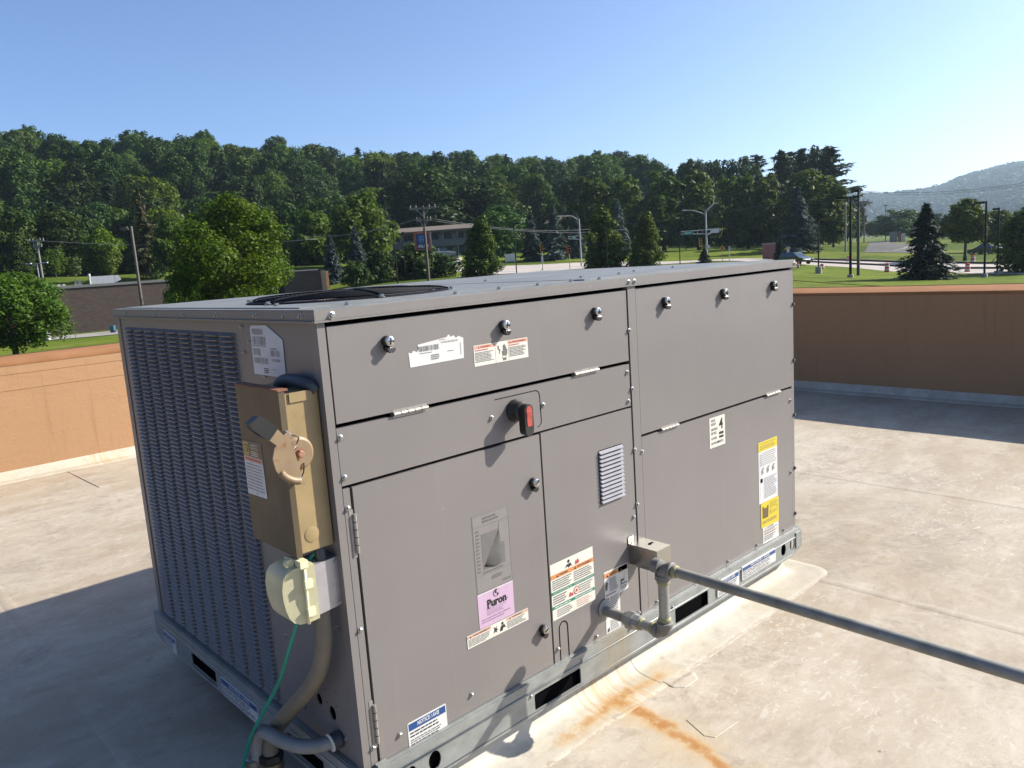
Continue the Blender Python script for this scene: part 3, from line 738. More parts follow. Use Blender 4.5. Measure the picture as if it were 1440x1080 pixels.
for nm, pts in (('rail_rib', [(-.014, -.0172, .062), (L+.024, -.0172, .062)]), ('rail_rib', [(-.014, -.0165, -.010), (L+.024, -.0165, -.010)]), ('rail_rib', [(-.0172, -.01, .064), (-.0172, W+.01, .064)])):
    bm = new()
    if pts[0][0] == pts[1][0]:
        for a, b in ((-.01, W+.01),): tube(bm, [(pts[0][0], a, pts[0][2]), (pts[0][0], b, pts[0][2])], .0026, 6)
    else:
        zz = pts[0][2]
        for a, b in (((.06, L-.05),) if zz < .05 else ((-.014, L+.024),)): tube(bm, [(a, pts[0][1], zz), (b, pts[0][1], zz)], .0028 if zz > .05 else .0016, 6)
    part(nm, bm, 'galvanised', smooth=True)
bm = new(); box(bm, .03, -.002, -.016, L-.03, .019, .090); part('slot_blackout', bm, 'dark_gap')  # added dark box, paints the shade inside the front fork slots
bm = new(); box(bm, -.002, .03, -.016, .0005, W-.03, .090); part('slot_blackout', bm, 'dark_gap')  # same added darkness behind the coil-side slots
bm = new(); box(bm, .012, .024, .0008, L-.01, W-.01, .0115); part('base_pan', bm, 'dark_gap')
bm = new(); box(bm, .03, -.0185, .074, .062, -.0035, .106); part('rail_bracket', bm, 'galvanised', bevel=.001, seg=1)
bm = new(); box(bm, L-.02, -.021, .01, L+.03, -.0165, .08); part('rail_bracket', bm, 'galvanised', bevel=.002)
for x, z in ((.575, .05), (.808, .07), (1.30, .07), (1.60, .075), (2.225, .06), (2.24, .02), (1.05, .08)): screw((x, -.0165, z), (0, -1, 0), .0042)

# coil side: bare corner panel, then the louvred panel
bm = new(); plate(bm, [(.041, .0985), (.3985, .0985), (.3985, 1.2425), (.041, 1.2425)], [circ(.140, .203, .018, .020), circ(.208, .217, .016), circ(.110, .272, .003, n=6), circ(.17, .262, .003, n=6), circ(.115, .232, .003, n=6), circ(.165, .225, .003, n=6), circ(.10, .47, .004, n=6), circ(.34, .62, .004, n=6)], lambda a, b, d: (.002+d, a, b), .004)
part('coil_corner_panel', bm, 'unit_paint')
gl = new(); box(gl, .0035, .402, .0985, .010, W-.039, 1.2425); grille = part('coil_grille', gl, 'unit_paint', bevel=.0015)
for y, z in ((.37, 1.19), (.36, .9), (.355, .62), (.352, .55), (.06, .47), (.365, .35), (.08, .155), (.30, .155), (.36, .12), (.30, 1.10), (.41, 1.23), (.412, 1.16)): screw((.0015, y, z), (-1, 0, 0), .0042)
lou = None; cells = []
PITCH, ROWP, y0c, zt_, zb_ = .1053, .01428, .458, 1.206, .118
nrow = int((zt_-zb_)/ROWP)+1
for c in range(9):
    for r in range(nrow): cells.append((c, r))
def wedge(bm, y0, z):
    y1 = y0+.0865
    a = [(0.004, y0+.003, z+.0055), (.004, y1-.003, z+.0055), (-.0085, y1-.006, z-.0036), (-.0085, y0+.006, z-.0036), (.004, y0, z-.0062), (.004, y1, z-.0062)]
    v = [bm.verts.new(q) for q in a]
    l0, l1 = bm.verts.new((-.0085, y1-.006, z-.0062)), bm.verts.new((-.0085, y0+.006, z-.0062))
    bm.faces.new((v[3], v[2], l0, l1)); bm.faces.new((l1, l0, v[5], v[4]))
    for q in ((0, 1, 2, 3), (0, 3, 4), (1, 5, 2)): bm.faces.new([v[i] for i in q])
cells.sort(key=lambda q: (y0c+q[0]*PITCH-CAM.y)**2+(zt_-q[1]*ROWP-CAM.z)**2)
rest = new()
for i, (c, r) in enumerate(cells):
    yy, zz = y0c+c*PITCH, zt_-r*ROWP
    if i < 300:
        if lou is None:
            bm = new(); wedge(bm, 0, 0); o = build('louver', bm, 'louver_paint', grille); lou = o.data
        else: o = link('louver', lou, grille)
        o.location = (0, yy, zz)
    else: wedge(rest, yy, zz)
build('louver_rows', rest, 'louver_paint', grille, kind='stuff')
# plain lath between the columns, slightly proud and rounded
for c in range(8):
    bm = new(); yy = y0c+c*PITCH+.0865+.0095; tube(bm, [(.004, yy, zb_-.005), (.004, yy, zt_+.006)], .0035, 6); build('grille_rib', bm, 'unit_paint', grille, smooth=True)

# louvred vent in the burner panel
bm = new(); prism(bm, [(a, -.0008, b) for a, b in rrect(.955, .548, 1.078, .729, .004)], (0, .0012, 0)); vent = part('louver_vent', bm, 'dark_gap')
for k in range(13):
    z = .721-k*.01375; bm = new()
    v = [bm.verts.new(q) for q in ((.957, -.001, z+.0055), (1.076, -.001, z+.0055), (1.074, -.010, z-.0035), (.959, -.010, z-.0035), (.957, -.001, z-.0045), (1.076, -.001, z-.0045))]
    for q in ((0, 1, 2, 3), (3, 2, 5, 4), (0, 3, 4), (1, 5, 2)): bm.faces.new([v[i] for i in q])
    build('vent_slat', bm, 'vent_metal', vent)
# disconnect knob on the control cover: flange, drum, lever with red insert
hm = new(); mtx = axis_m((.603, 0, .928), (0, -1, 0))
lathe(hm, [(.033, 0), (.034, .006), (.031, .012), (.0285, .020), (.0285, .034), (.024, .040)], 26, mtx)
knob = part('disconnect_handle', hm, 'handle_black', auto=35)
bm = new(); pr = [(.603+.0165*math.cos(t), .935+.0165*math.sin(t)) for t in np.linspace(0, PI, 9)]+[(.603+.0165*math.cos(t), .876+.0165*math.sin(t)) for t in np.linspace(PI, 2*PI, 9)]
prism(bm, [(a, -.034, b) for a, b in pr], (0, -.026, 0)); build('handle_lever', bm, 'handle_black', knob, bevel=.004, seg=3, auto=40)
bm = new(); prism(bm, [(a, -.0595, b) for a, b in [(.594, .888), (.612, .888), (.614, .936), (.609, .946), (.597, .946), (.592, .936)]], (0, -.0022, 0)); build('handle_insert', bm, 'handle_red', knob, bevel=.0012, seg=1)
bm = new()
for z in (.917, .923, .929): box(bm, .593, -.0635, z-.0013, .613, -.0612, z+.0013)
build('handle_grip_ridge', bm, 'handle_red', knob)

# ------------------------------------------------------------------ stickers (flat print)
def S(x, z, N='F', lift=.0008):
    return Sticker((x, 0, z), *FR, lift=lift)
# torn white barcode sticker
s = S(.250, 1.104); P0 = [(.002, 0), (.180, .001), (.183, .056), (.166, .063), (.158, .058), (.150, .066), (.140, .063), (.134, .071), (.126, .064), (.030, .055), (.034, .046), (.027, .037), (.015, .042), (.010, .036), (0, .039)]
s.base(P0, 'st_white'); s.bars(.033, .036, .100, .050, 26); s.fine(.035, .030, .075, .033, 1, fill=.6, ragged=0); s.bars(.105, .050, .165, .055, 30, 'st_grey'); s.fine(.10, .058, .125, .061, 1)
for k, t in enumerate(('MODEL', 'SERIAL', 'PART NO')): s.fine(.070, .021-k*.005, .098, .0245-k*.005, 1, ragged=.1, fill=.8)
s.fine(.125, .026, .150, .028, 1, fill=.8); s.fine(.170, .012, .173, .045, 7, word=(.9, 1), fill=.6); s.done('barcode_sticker', unit, 'torn white barcode sticker')
# electric shock warning
s = S(.466, 1.075); s.base([(0, 0), (.206, 0), (.206, .058), (0, .058)], 'st_cream')
s.rect(.002, .0475, .078, .0565, 'st_peach', 1); s.rect(.130, .0475, .204, .0565, 'st_peach', 1)
s.tri(.018, .0492, .0055, 'st_red'); s.text('WARNING', .024, .0495, .062, .0543, 'st_red', bold=1)
s.tri(.138, .0492, .0055, 'st_red'); s.text('AVERTISSEMENT', .143, .0495, .200, .0543, 'st_red', bold=1)
s.fine(.004, .041, .055, .046, 1, 'st_red'); s.fine(.004, .010, .074, .039, 7); s.fine(.132, .041, .18, .046, 1, 'st_red'); s.fine(.132, .010, .200, .039, 7)
s.rect(.0785, 0, .0793, .058, 'st_text', 1); s.rect(.1285, 0, .1293, .058, 'st_text', 1)
hand = [(.106, .004), (.118, .004), (.120, .016), (.124, .024), (.1235, .036), (.1215, .036), (.1205, .028), (.1195, .045), (.117, .045), (.1165, .030), (.1155, .050), (.113, .050), (.1125, .030), (.1115, .047), (.109, .047), (.1085, .026), (.105, .032), (.103, .030), (.106, .018)]
s.poly(hand, 'st_shade', 2); s.poly([(.085, .050), (.093, .045), (.091, .040), (.098, .034), (.094, .028), (.0995, .022), (.092, .027), (.095, .033), (.088, .040), (.090, .044)], 'st_brown', 3)
s.poly([(.1045, .015), (.110, .018), (.113, .014), (.119, .017), (.1185, .012), (.106, .011)], 'st_cream', 3); s.done('shock_warning_sticker', unit, 'cream sticker with an electric hand warning')
# stack height 4
s = S(1.595, .596); s.base([(0, 0), (.106, 0), (.106, .117), (0, .117)], 'st_cream')
for k, (t, w_) in enumerate((('STACK', .030), ('HEIGHT', .034), ('HAUTEUR', .044), ('DE PILE', .036), ('ALTURA', .038), ('DE APILAMIENTO', .082))):
    y = (.100, .086, .066, .051, .031, .012)[k]; s.text(t, .010, y, .010+w_, y+.010, 'st_black', bold=.6)
s.text('4', .064, .064, .092, .108, 'st_black', bold=.5); s.rect(.064, .044, .094, .054, 'st_black', 2); s.rect(.064, .030, .094, .039, 'st_black', 2); s.done('stack_height_sticker', unit)
# tall yellow and white instruction sticker in three sheets
s = S(1.945, .281); s.base([(0, 0), (.153, 0), (.153, .262), (0, .262)], 'st_white'); s.rect(0, .222, .153, .262, 'st_yellow', 1)
s.fine(.01, .249, .145, .258, 1, 'st_gold'); s.fine(.012, .228, .14, .246, 2, 'st_gold', ragged=.1, fill=.7, word=(.2, .4))
s.rect(.008, .088, .030, .215, 'st_foil', 1); s.fine(.032, .158, .145, .216, 7, 'st_grey', word=(.6, 1), fill=.3); s.fine(.012, .158, .03, .21, 8, 'st_pale')
for k in range(3): s.poly([(.022+k*.044, .12), (.040+k*.044, .128), (.034+k*.044, .140), (.046+k*.044, .150), (.030+k*.044, .150), (.018+k*.044, .138)], 'st_grey', 2)
s.rect(.038, .012, .148, .106, 'st_foil', 1); s.fine(.042, .015, .146, .104, 12, 'st_pale'); s.rect(.012, .012, .033, .106, 'st_foil', 1); s.done('instruction_sticker', unit, 'tall white sticker with a yellow heading')
s = S(1.957, .172, lift=.0016); s.base([(0, 0), (.146, -.004), (.146, .107), (0, .108)], 'st_yellow')
s.poly([(.012, .040), (.058, .038), (.060, .090), (.050, .090), (.050, .082), (.022, .083), (.022, .092), (.012, .092)], 'st_brown', 2); s.rect(.074, .046, .076, .10, 'st_gold', 2)
s.fine(.08, .07, .140, .100, 4, 'st_gold'); s.tri(.134, .064, .006, 'st_black'); s.fine(.07, .045, .14, .062, 2, 'st_gold'); s.fine(.012, .012, .13, .032, 1, 'st_gold', fill=.7); s.done('fork_lift_sticker', unit, 'yellow sticker with a dark pictogram')
s = S(1.971, .100); s.base([(0, 0), (.130, -.002), (.130, .071), (0, .076)], 'st_white'); s.tri(.020, .060, .006, 'st_brown'); s.text('CAUTION', .030, .060, .085, .067, 'st_brown', bold=1)
s.fine(.008, .044, .12, .057, 2, 'st_text'); s.rect(.008, .036, .122, .041, 'st_peach', 1); s.fine(.01, .0365, .12, .0405, 1, 'st_brown', fill=.8); s.fine(.008, .008, .10, .032, 3, 'st_text'); s.done('caution_sticker', unit)
# clear sticker with a printed charging chart
s = S(.411, .427); s.rect(0, .0, .140, .231, 'st_pale', -1)
for a in ((.002, .002, .138, .003), (.002, .228, .138, .229), (.002, .002, .003, .229), (.137, .002, .138, .229), (.002, .195, .138, .196), (.002, .052, .138, .053)): s.rect(*a, 'st_line', 0)
s.fine(.04, .203, .10, .222, 2, 'st_line'); s.rect(.030, .066, .116, .172, 'st_shade', 0); s.fine(.01, .06, .024, .19, 12, 'st_line', fill=.35); s.fine(.03, .055, .11, .062, 1, 'st_line'); s.fine(.06, .03, .10, .042, 2, 'st_line'); s.rect(.10, .012, .132, .018, 'st_line', 0); s.rect(.098, .13, .126, .19, 'st_pale', 1)
for k in range(9):
    pts = []
    for t in np.linspace(0, 1, 9):
        x = .036+.060*t+.004*k*math.sin(PI*t); y = .076+.088*t-(.0068*k)*math.sin(PI*t*.95)+.002*k*t
        pts.append((x, y))
    for (a, b), (c, d) in zip(pts, pts[1:]): s.poly([(a, b), (c, d), (c, d+.0016), (a, b+.0016)], 'st_black', 3)
s.done('charging_chart', unit)
# pink refrigerant sticker
s = S(.411, .324); s.base([(0, 0), (.1365, 0), (.1375, .103), (0, .1035)], 'st_pink', ); s.rect(0, .1005, .1372, .1032, 'st_white', 1)
s.text('Puron', .034, .052, .108, .078, 'st_black', bold=2.2)
for x0_, x1_, y_ in ((.0325, .046, .0515), (.044, .058, .0585), (.060, .068, .0585)): s.rect(x0_, y_-.0006, x1_, y_+.0012, 'st_black', 3)
s.rect(.1105, .0585, .113, .061, 'st_black', 3)
s.poly(circ(.071, .089, .0118, n=20), 'st_black', 2); s.poly(circ(.0712, .0892, .0106, n=20), 'st_pink', 3)
s.poly([(.063, .093), (.068, .0995), (.0745, .0985), (.0705, .093), (.0725, .089), (.066, .088)], 'st_black', 4); s.poly([(.072, .088), (.0785, .0875), (.077, .081), (.073, .0795), (.0715, .084)], 'st_black', 4)
s.fine(.030, .046, .106, .049, 1, 'st_purple', ragged=0); s.fine(.03, .030, .10, .044, 3, 'st_purple', fill=.3, ragged=.3); s.fine(.010, .012, .13, .027, 2, 'st_purple', fill=.35); s.done('refrigerant_sticker', unit, 'pink sticker printed with a globe')
# long warning strip under it
s = S(.362, .284, lift=.0014); s.base([(0, 0), (.239, 0), (.239, .037), (0, .038)], 'st_cream'); s.rect(.001, .029, .090, .037, 'st_peach', 1); s.rect(.150, .029, .238, .0365, 'st_peach', 1)
s.tri(.012, .0303, .0055, 'st_black'); s.text('AVERTISSEMENT', .020, .0307, .085, .0355, 'st_brown', bold=1); s.tri(.165, .0303, .0055, 'st_black'); s.text('WARNING', .173, .0307, .215, .0355, 'st_brown', bold=1)
s.fine(.004, .004, .088, .027, 5); s.fine(.152, .004, .232, .027, 5)
s.poly([(.098, .010), (.103, .020), (.099, .030), (.106, .023), (.112, .030), (.110, .021), (.118, .017), (.110, .016), (.112, .008), (.106, .014)], 'st_black', 2)
s.poly(circ(.134, .0285, .0045, n=10), 'st_black', 2); s.poly([(.122, .008), (.128, .022), (.141, .024), (.147, .012), (.138, .016), (.132, .006)], 'st_black', 2); s.done('warning_strip', unit, 'narrow cream warning strip with two pictograms')
# NOTICE / AVIS stickers: one on the door, two on each rail
def notice(x, z, w_, h, name='notice_sticker', fr=FR, org=None, lab=None):
    s = Sticker(org or (x, 0, z), *fr, lift=.0008 if org is None else .0050); s.base(rrect(0, 0, w_, h, .004, 2), 'st_white'); s.rect(.003, h*.66, w_-.003, h-.004, 'st_blue', 1)
    s.text('NOTICE / AVIS', w_*.24, h*.74, w_*.80, h*.91, 'st_white', 2, 1.2, .12)
    s.fine(.006, h*.36, w_-.008, h*.62, 2, 'st_black', fill=.42, word=(.05, .16)); s.fine(.006, h*.06, w_-.02, h*.32, 3, 'st_black', fill=.4, word=(.05, .16)); return s.done(name, unit, lab)
notice(.140, .091, .130, .072, lab='blue and white notice sticker on the door')
notice(0, 0, .268, .056, org=(1.768, -.0165, .012)); notice(0, 0, .155, .062, org=(1.588, -.0165, .004))
notice(0, 0, .275, .066, fr=LF, org=(-.0165, .858, -.012)); notice(0, 0, .122, .062, fr=LF, org=(-.0165, 1.397, -.014))
# big white, orange and green safety sticker
s = S(.705, .237); s.base([(0, 0), (.200, .002), (.199, .185), (0, .183)], 'st_cream'); s.rect(0, .134, .1995, .148, 'st_orange', 1); s.rect(0, .083, .1995, .093, 'st_green', 1); s.rect(0, .036, .1995, .046, 'st_green', 1)
s.tri(.030, .1365, .008, 'st_black'); s.text('WARNING', .038, .138, .078, .1445, 'st_brown', bold=1); s.tri(.112, .1365, .008, 'st_black'); s.text('AVERTISSEMENT', .120, .138, .190, .1445, 'st_brown', bold=.8)
s.text('WHAT TO DO IF YOU SMELL GAS', .008, .0855, .092, .0905, 'st_white', bold=.6); s.text('QUE FAIRE SI VOUS SENTEZ DU GAZ', .104, .0855, .194, .0905, 'st_white', bold=.6)
s.fine(.010, .0385, .092, .0435, 1, 'st_white', fill=.6); s.fine(.104, .0385, .19, .0435, 1, 'st_white', fill=.6)
s.fine(.006, .097, .096, .131, 5); s.fine(.104, .097, .194, .131, 5); s.fine(.006, .050, .07, .080, 4); s.fine(.125, .050, .194, .080, 4, 'st_grey'); s.fine(.02, .006, .09, .032, 4, 'st_grey'); s.fine(.11, .006, .18, .032, 4, 'st_red', fill=.25)
s.poly(circ(.083, .172, .0055, n=10), 'st_black', 2); s.poly([(.066, .152), (.074, .163), (.092, .165), (.098, .152), (.090, .156), (.084, .150), (.078, .157)], 'st_black', 2)
s.poly([(.112, .152), (.116, .166), (.120, .160), (.125, .169), (.128, .160), (.134, .164), (.130, .152)], 'st_red', 2)
s.poly([(.075, .054), (.099, .054), (.092, .066), (.089, .061), (.083, .069)], 'st_red', 2); s.poly(circ(.112, .0655, .0135, n=18), 'st_red', 2); s.poly(circ(.112, .0655, .0105, n=18), 'st_cream', 3); s.poly([(.105, .059), (.119, .070), (.120, .073), (.104, .061)], 'st_red', 4); s.poly(circ(.112, .065, .005, n=8), 'st_red', 4)
s.done('safety_sticker', unit, 'large white sticker with orange and green bands')
# pinch-point sticker, lower part narrower
s = S(.951, .088); s.base([(0, .004), (.076, 0), (.078, .128), (.125, .132), (.126, .222), (.002, .226)], 'st_white')
s.rect(.003, .203, .124, .220, 'st_orange', 1); s.tri(.018, .205, .009, 'st_black'); s.text('WARNING', .028, .207, .065, .215, 'st_brown', bold=1); s.rect(.076, .203, .124, .220, 'st_gold', 1); s.tri(.090, .205, .009, 'st_black')
s.poly([(.006, .160), (.014, .160), (.020, .185), (.012, .190), (.005, .178)], 'st_black', 2); s.fine(.026, .150, .072, .198, 8); s.fine(.005, .138, .072, .147, 1, 'st_text'); s.poly([(.008, .118), (.020, .118), (.019, .132), (.010, .130)], 'st_black', 2); s.fine(.026, .06, .072, .132, 11)
s.poly([(.084, .172), (.090, .176), (.100, .172), (.108, .186), (.112, .200), (.106, .184), (.104, .166), (.092, .168), (.090, .160), (.086, .162)], 'st_black', 2); s.rect(.082, .156, .118, .160, 'st_black', 2); s.fine(.082, .138, .120, .152, 3); s.fine(.022, .012, .070, .05, 6, 'st_grey'); s.poly([(.006, .012), (.016, .014), (.018, .028), (.008, .024)], 'st_black', 2)
s.done('pinch_point_sticker', unit, 'white sticker half hidden behind the pipe')
# silver data plate on the coil side, its top corner curling
s = Sticker((.001, .360, 1.104), *LF, lift=.0012); s.base([(0, 0), (.178, 0), (.182, .097), (.100, .132), (.012, .130), (.004, .122)], 'st_foil')
s.bars(.014, .106, .080, .122, 34, 'st_grey'); s.bars(.012, .080, .090, .102, 9, 'st_grey'); s.fine(.012, .075, .09, .079, 1); s.bars(.010, .052, .052, .070, 26, 'st_grey'); s.bars(.010, .030, .092, .046, 40, 'st_grey'); s.bars(.110, .052, .160, .068, 20, 'st_grey'); s.bars(.112, .038, .16, .046, 26, 'st_grey')
for k in range(3): s.fine(.062, .016-k*.005, .088, .0195-k*.005, 1, 'st_black', ragged=0, fill=.8)
s.fine(.11, .07, .16, .074, 1); s.fine(.11, .016, .13, .02, 1); s.done('data_plate', unit, 'silver barcode plate curling at the top corner')

# ================================================================== THINGS FIXED TO THE UNIT
# safety switch (tan steel enclosure with a rotary side handle)
sw = empty('safety_switch', (0, 0, .70), 'tan rusty safety switch box with black handle on the coil side', 'switch box')
def sub(root, name, bm, m, **k):
    o = build(name, bm, m, None, **k); o.parent = root; o.matrix_parent_inverse = Matrix.Translation(-root.location) if root.type == 'EMPTY' else Matrix(); return o
bm = new(); box(bm, -.088, .0235, .705, -.004, .246, 1.088); sub(sw, 'enclosure', bm, 'switch_tan', bevel=.003, auto=40)
bm = new(); prism(bm, [(-.104, .020, .700), (-.104, .020, 1.098), (-.089, .020, 1.098), (-.089, .020, .700)], (0, .231, 0)); cov = sub(sw, 'cover', bm, 'switch_cover_shaded', bevel=.0035, seg=3, auto=40)
bm = new(); box(bm, -.106, .018, 1.0985, -.080, .253, 1.1025); sub(sw, 'rain_hood', bm, 'rusty_top', bevel=.0015)
bm = new(); box(bm, -.078, .020, 1.068, -.030, .0232, 1.091); sub(sw, 'rim_lip', bm, 'switch_tan', bevel=.0012, seg=1)
bm = new(); lathe(bm, [(.019, 0), (.019, .0012), (.016, .002)], 18, axis_m((-.058, .0236, .745), (0, -1, 0))); sub(sw, 'knockout', bm, 'switch_tan', auto=35)
bm = new(); lathe(bm, [(.016, 0), (.016, .0012), (.012, .002)], 18, axis_m((-.058, .13, .7045), (0, 0, -1))); sub(sw, 'knockout', bm, 'dark_gap')
# round handle base, half-disc interlock plate, lever with a black grip
bm = new(); lathe(bm, [(.040, 0), (.040, .008), (.034, .013)], 26, axis_m((-.074, .0235, .948), (0, -1, 0))); hb = sub(sw, 'handle_base', bm, 'handle_tan', auto=35)
bm = new(); pl = [(-.112, 1.012), (-.130, 1.001), (-.146, .982), (-.153, .958), (-.149, .931), (-.136, .906), (-.112, .889), (-.085, .880), (-.081, .884), (-.092, .904)]
prism(bm, [(a, -.020, b) for a, b in pl], (0, .006, 0)); plt = sub(sw, 'interlock_plate', bm, 'handle_tan', bevel=.0012, seg=1, auto=40)
bm = new(); prism(bm, [(-.112, -.0195, 1.012), (-.108, -.0195, 1.010), (-.088, -.0195, .904), (-.092, -.0195, .904)], (0, .036, 0)); sub(sw, 'plate_flange', bm, 'handle_tan', bevel=.001, seg=1)
slot = curve([(-.140, -.0235, .924), (-.130, -.0235, .911), (-.112, -.0235, .899), (-.095, -.0235, .8945)], 4)
bm = new(); tube(bm, slot, [.0085]*len(slot), 8); o = sub(sw, 'plate_rib', bm, 'handle_tan', smooth=True)
bm = new(); prism(bm, [(-.120, -.022, 1.003), (-.140, -.022, .985), (-.163, -.022, 1.008), (-.140, -.022, 1.030)], (0, .010, 0)); sub(sw, 'handle_arm', bm, 'handle_tan', bevel=.002)
bm = new(); prism(bm, [(-.135, -.028, 1.026), (-.158, -.028, 1.003), (-.171, -.028, 1.011), (-.196, -.028, 1.036), (-.200, -.028, 1.047), (-.178, -.028, 1.060), (-.165, -.028, 1.056)], (0, .026, 0)); sub(sw, 'handle_grip', bm, 'black_plastic', bevel=.005, seg=3, auto=40)
bm = new(); lathe(bm, [(.0145, 0), (.0145, .004)], 18, axis_m((-.076, .010, .950), (0, -1, 0))); lathe(bm, [(.0095, .004), (.0095, .014), (.007, .017)], 6, axis_m((-.076, .010, .950), (0, -1, 0))); sub(sw, 'pivot_nut', bm, 'rust_nut', auto=35)
for x, z in ((-.094, .998), (-.078, .891)):
    bm = new(); lathe(bm, [(.009, 0), (.009, .004)], 12, axis_m((x, .0225, z), (0, -1, 0))); lathe(bm, [(.006, .004), (.006, .016), (.004, .019)], 6, axis_m((x, .0225, z), (0, -1, 0))); sub(sw, 'bolt', bm, 'screw_zinc', auto=35)
bm = new(); tube(bm, curve([(-.094, .006, .998), (-.076, .002, .990), (-.080, .004, .975), (-.092, -.002, .965)], 5), .0016, 6); tube(bm, curve([(-.066, .008, .925), (-.070, .006, .905), (-.078, .008, .891)], 5), .0016, 6); sub(sw, 'wire_clip', bm, 'black_plastic')
s = Sticker((-.1045, .247, .820), *LF); s.base([(0, 0), (.106, .003), (.104, .140), (.002, .139)], 'st_foil'); s.rect(.002, .101, .104, .139, 'st_brown', 1); s.rect(.004, .104, .036, .137, 'st_gold', 2)
s.rect(.010, .111, .030, .131, 'st_brown', 3); s.rect(.014, .114, .026, .128, 'st_gold', 4); s.text('SAFETY', .048, .129, .088, .1345, 'st_white', 3, .8); s.text('SWITCH', .048, .121, .086, .1265, 'st_white', 3, .8); s.fine(.048, .104, .092, .118, 3, 'st_cream', 3)
s.rect(.002, .088, .1045, .100, 'st_peach', 1); s.fine(.01, .09, .10, .098, 1, 'st_red', fill=.6); s.fine(.006, .012, .100, .085, 9, 'st_pale', fill=.3, ragged=.1, word=(.3, .6)); s.poly(circ(.055, .008, .0025, n=8), 'st_black', 2)
o = s.done('switch_sticker', None); o.parent = sw; o.matrix_parent_inverse = Matrix.Translation(-sw.location)
# liquid-tight conduit arching from the switch back into the unit
bm = new(); P0 = curve([(-.030, .165, 1.088), (-.027, .158, 1.098), (-.024, .135, 1.106), (-.022, .09, 1.108), (-.019, .055, 1.104), (-.013, .036, 1.098), (-.002, .028, 1.085)], 8); tube(bm, P0, .0155, 14)
o = build('switch_conduit', bm, 'blue_grey_conduit', smooth=True); tag(o, 'dark bluish conduit arching over the top of the tan switch box', 'conduit')
bm = new(); P0 = curve([(-.040, .085, .704), (-.042, .078, .715), (-.040, .062, .722), (-.036, .046, .712), (-.034, .040, .690), (-.034, .038, .664)], 8); tube(bm, P0, .014, 14)
o = build('link_conduit', bm, 'blue_grey_conduit', smooth=True); tag(o, 'short bluish conduit between the switch box and the outlet box', 'conduit')

# weatherproof outlet: aluminium back box and translucent yellowed in-use cover
ob = empty('outlet_box', (0, 0, .54), 'outlet box with a yellowed translucent bubble cover on the coil side', 'outlet')
bm = new(); prism(bm, [(.0, .020, .548), (-.066, .018, .544), (-.066, .018, .670), (.0, .020, .672)], (0, .078, 0)); sub(ob, 'back_box', bm, 'outlet_alu', bevel=.003, auto=40)
bm = new(); prism(bm, [(-.067, .012, .539), (-.0675, .012, .677), (-.095, .013, .680), (-.122, .016, .676), (-.136, .020, .669), (-.143, .024, .656), (-.147, .027, .632), (-.147, .027, .605), (-.144, .025, .58), (-.139, .022, .560), (-.131, .018, .547), (-.118, .014, .540), (-.095, .012, .537)], (0, .088, 0))
sub(ob, 'bubble_cover', bm, 'cover_plastic', bevel=.007, seg=4, auto=60)
bm = new()
tube(bm, [(-.098, .0105, .536), (-.096, .0105, .600), (-.094, .0105, .681)], .0045, 8); tube(bm, [(-.094, .0105, .681), (-.095, .05, .683), (-.096, .098, .681)], .0045, 8); sub(ob, 'cover_seam', bm, 'cover_rib', smooth=True)
for z in (.565, .635):
    bm = new(); box(bm, -.100, .002, z-.010, -.080, .013, z+.010); sub(ob, 'cover_clip', bm, 'cover_rib', bevel=.004, seg=3, auto=40)
bm = new(); box(bm, -.106, .004, .676, -.086, .030, .694); sub(ob, 'hinge_lug', bm, 'cover_rib', bevel=.005, seg=3, auto=40)
bm = new(); lathe(bm, [(.011, 0), (.011, .012)], 14, axis_m((-.118, .046, .686), (0, -1, 0))); sub(ob, 'lock_lug', bm, 'cover_plastic', auto=35)
bm = new(); box(bm, -.110, .03, .568, -.068, .085, .650); sub(ob, 'receptacle', bm, 'st_shade', bevel=.003)
for z in (.556, .662): bm = new(); lathe(bm, [(.004, 0), (.003, .003)], 8, axis_m((-.008, .0195, z), (0, -1, 0))); sub(ob, 'box_screw', bm, 'screw_zinc')
# large brown conduit below it
bm = new(); P0 = curve([(-.034, .060, .548), (-.036, .058, .50), (-.038, .066, .44), (-.040, .10, .362), (-.044, .165, .285), (-.054, .255, .20), (-.070, .325, .125), (-.084, .352, .075), (-.088, .358, .03), (-.088, .358, -.02)], 10); tube(bm, P0, .0225, 16)
o = build('brown_conduit', bm, 'pvc_conduit', smooth=True); tag(o, 'thick brown conduit curving down from the outlet box to the roof', 'conduit')
# corrugated grey conduit
P0 = curve([(.004, .110, .144), (-.022, .118, .142), (-.05, .145, .132), (-.076, .19, .124), (-.097, .25, .124), (-.108, .31, .126), (-.112, .352, .112), (-.115, .378, .07), (-.116, .388, -.02)], 22)
bm = new(); tube(bm, P0, [.0170+(.0022 if i % 2 else 0) for i in range(len(P0))], 14)
o = build('corrugated_conduit', bm, 'grey_conduit', smooth=True); tag(o, 'ribbed grey conduit looping low across the coil side corner', 'conduit')
bm = new(); lathe(bm, [(.023, 0), (.024, .01), (.022, .014), (.022, .026), (.020, .028)], 16, axis_m((.0, .110, .1445), (-1, .03, -.04))); q = build('conduit_nut', bm, 'blue_grey_conduit', o, auto=35)
bm = new(); lathe(bm, [(.0245, 0), (.0245, .003)], 16, axis_m((-.026, .112, .1435), (-1, .05, -.1))); build('sealing_ring', bm, 'st_white', o, auto=35)
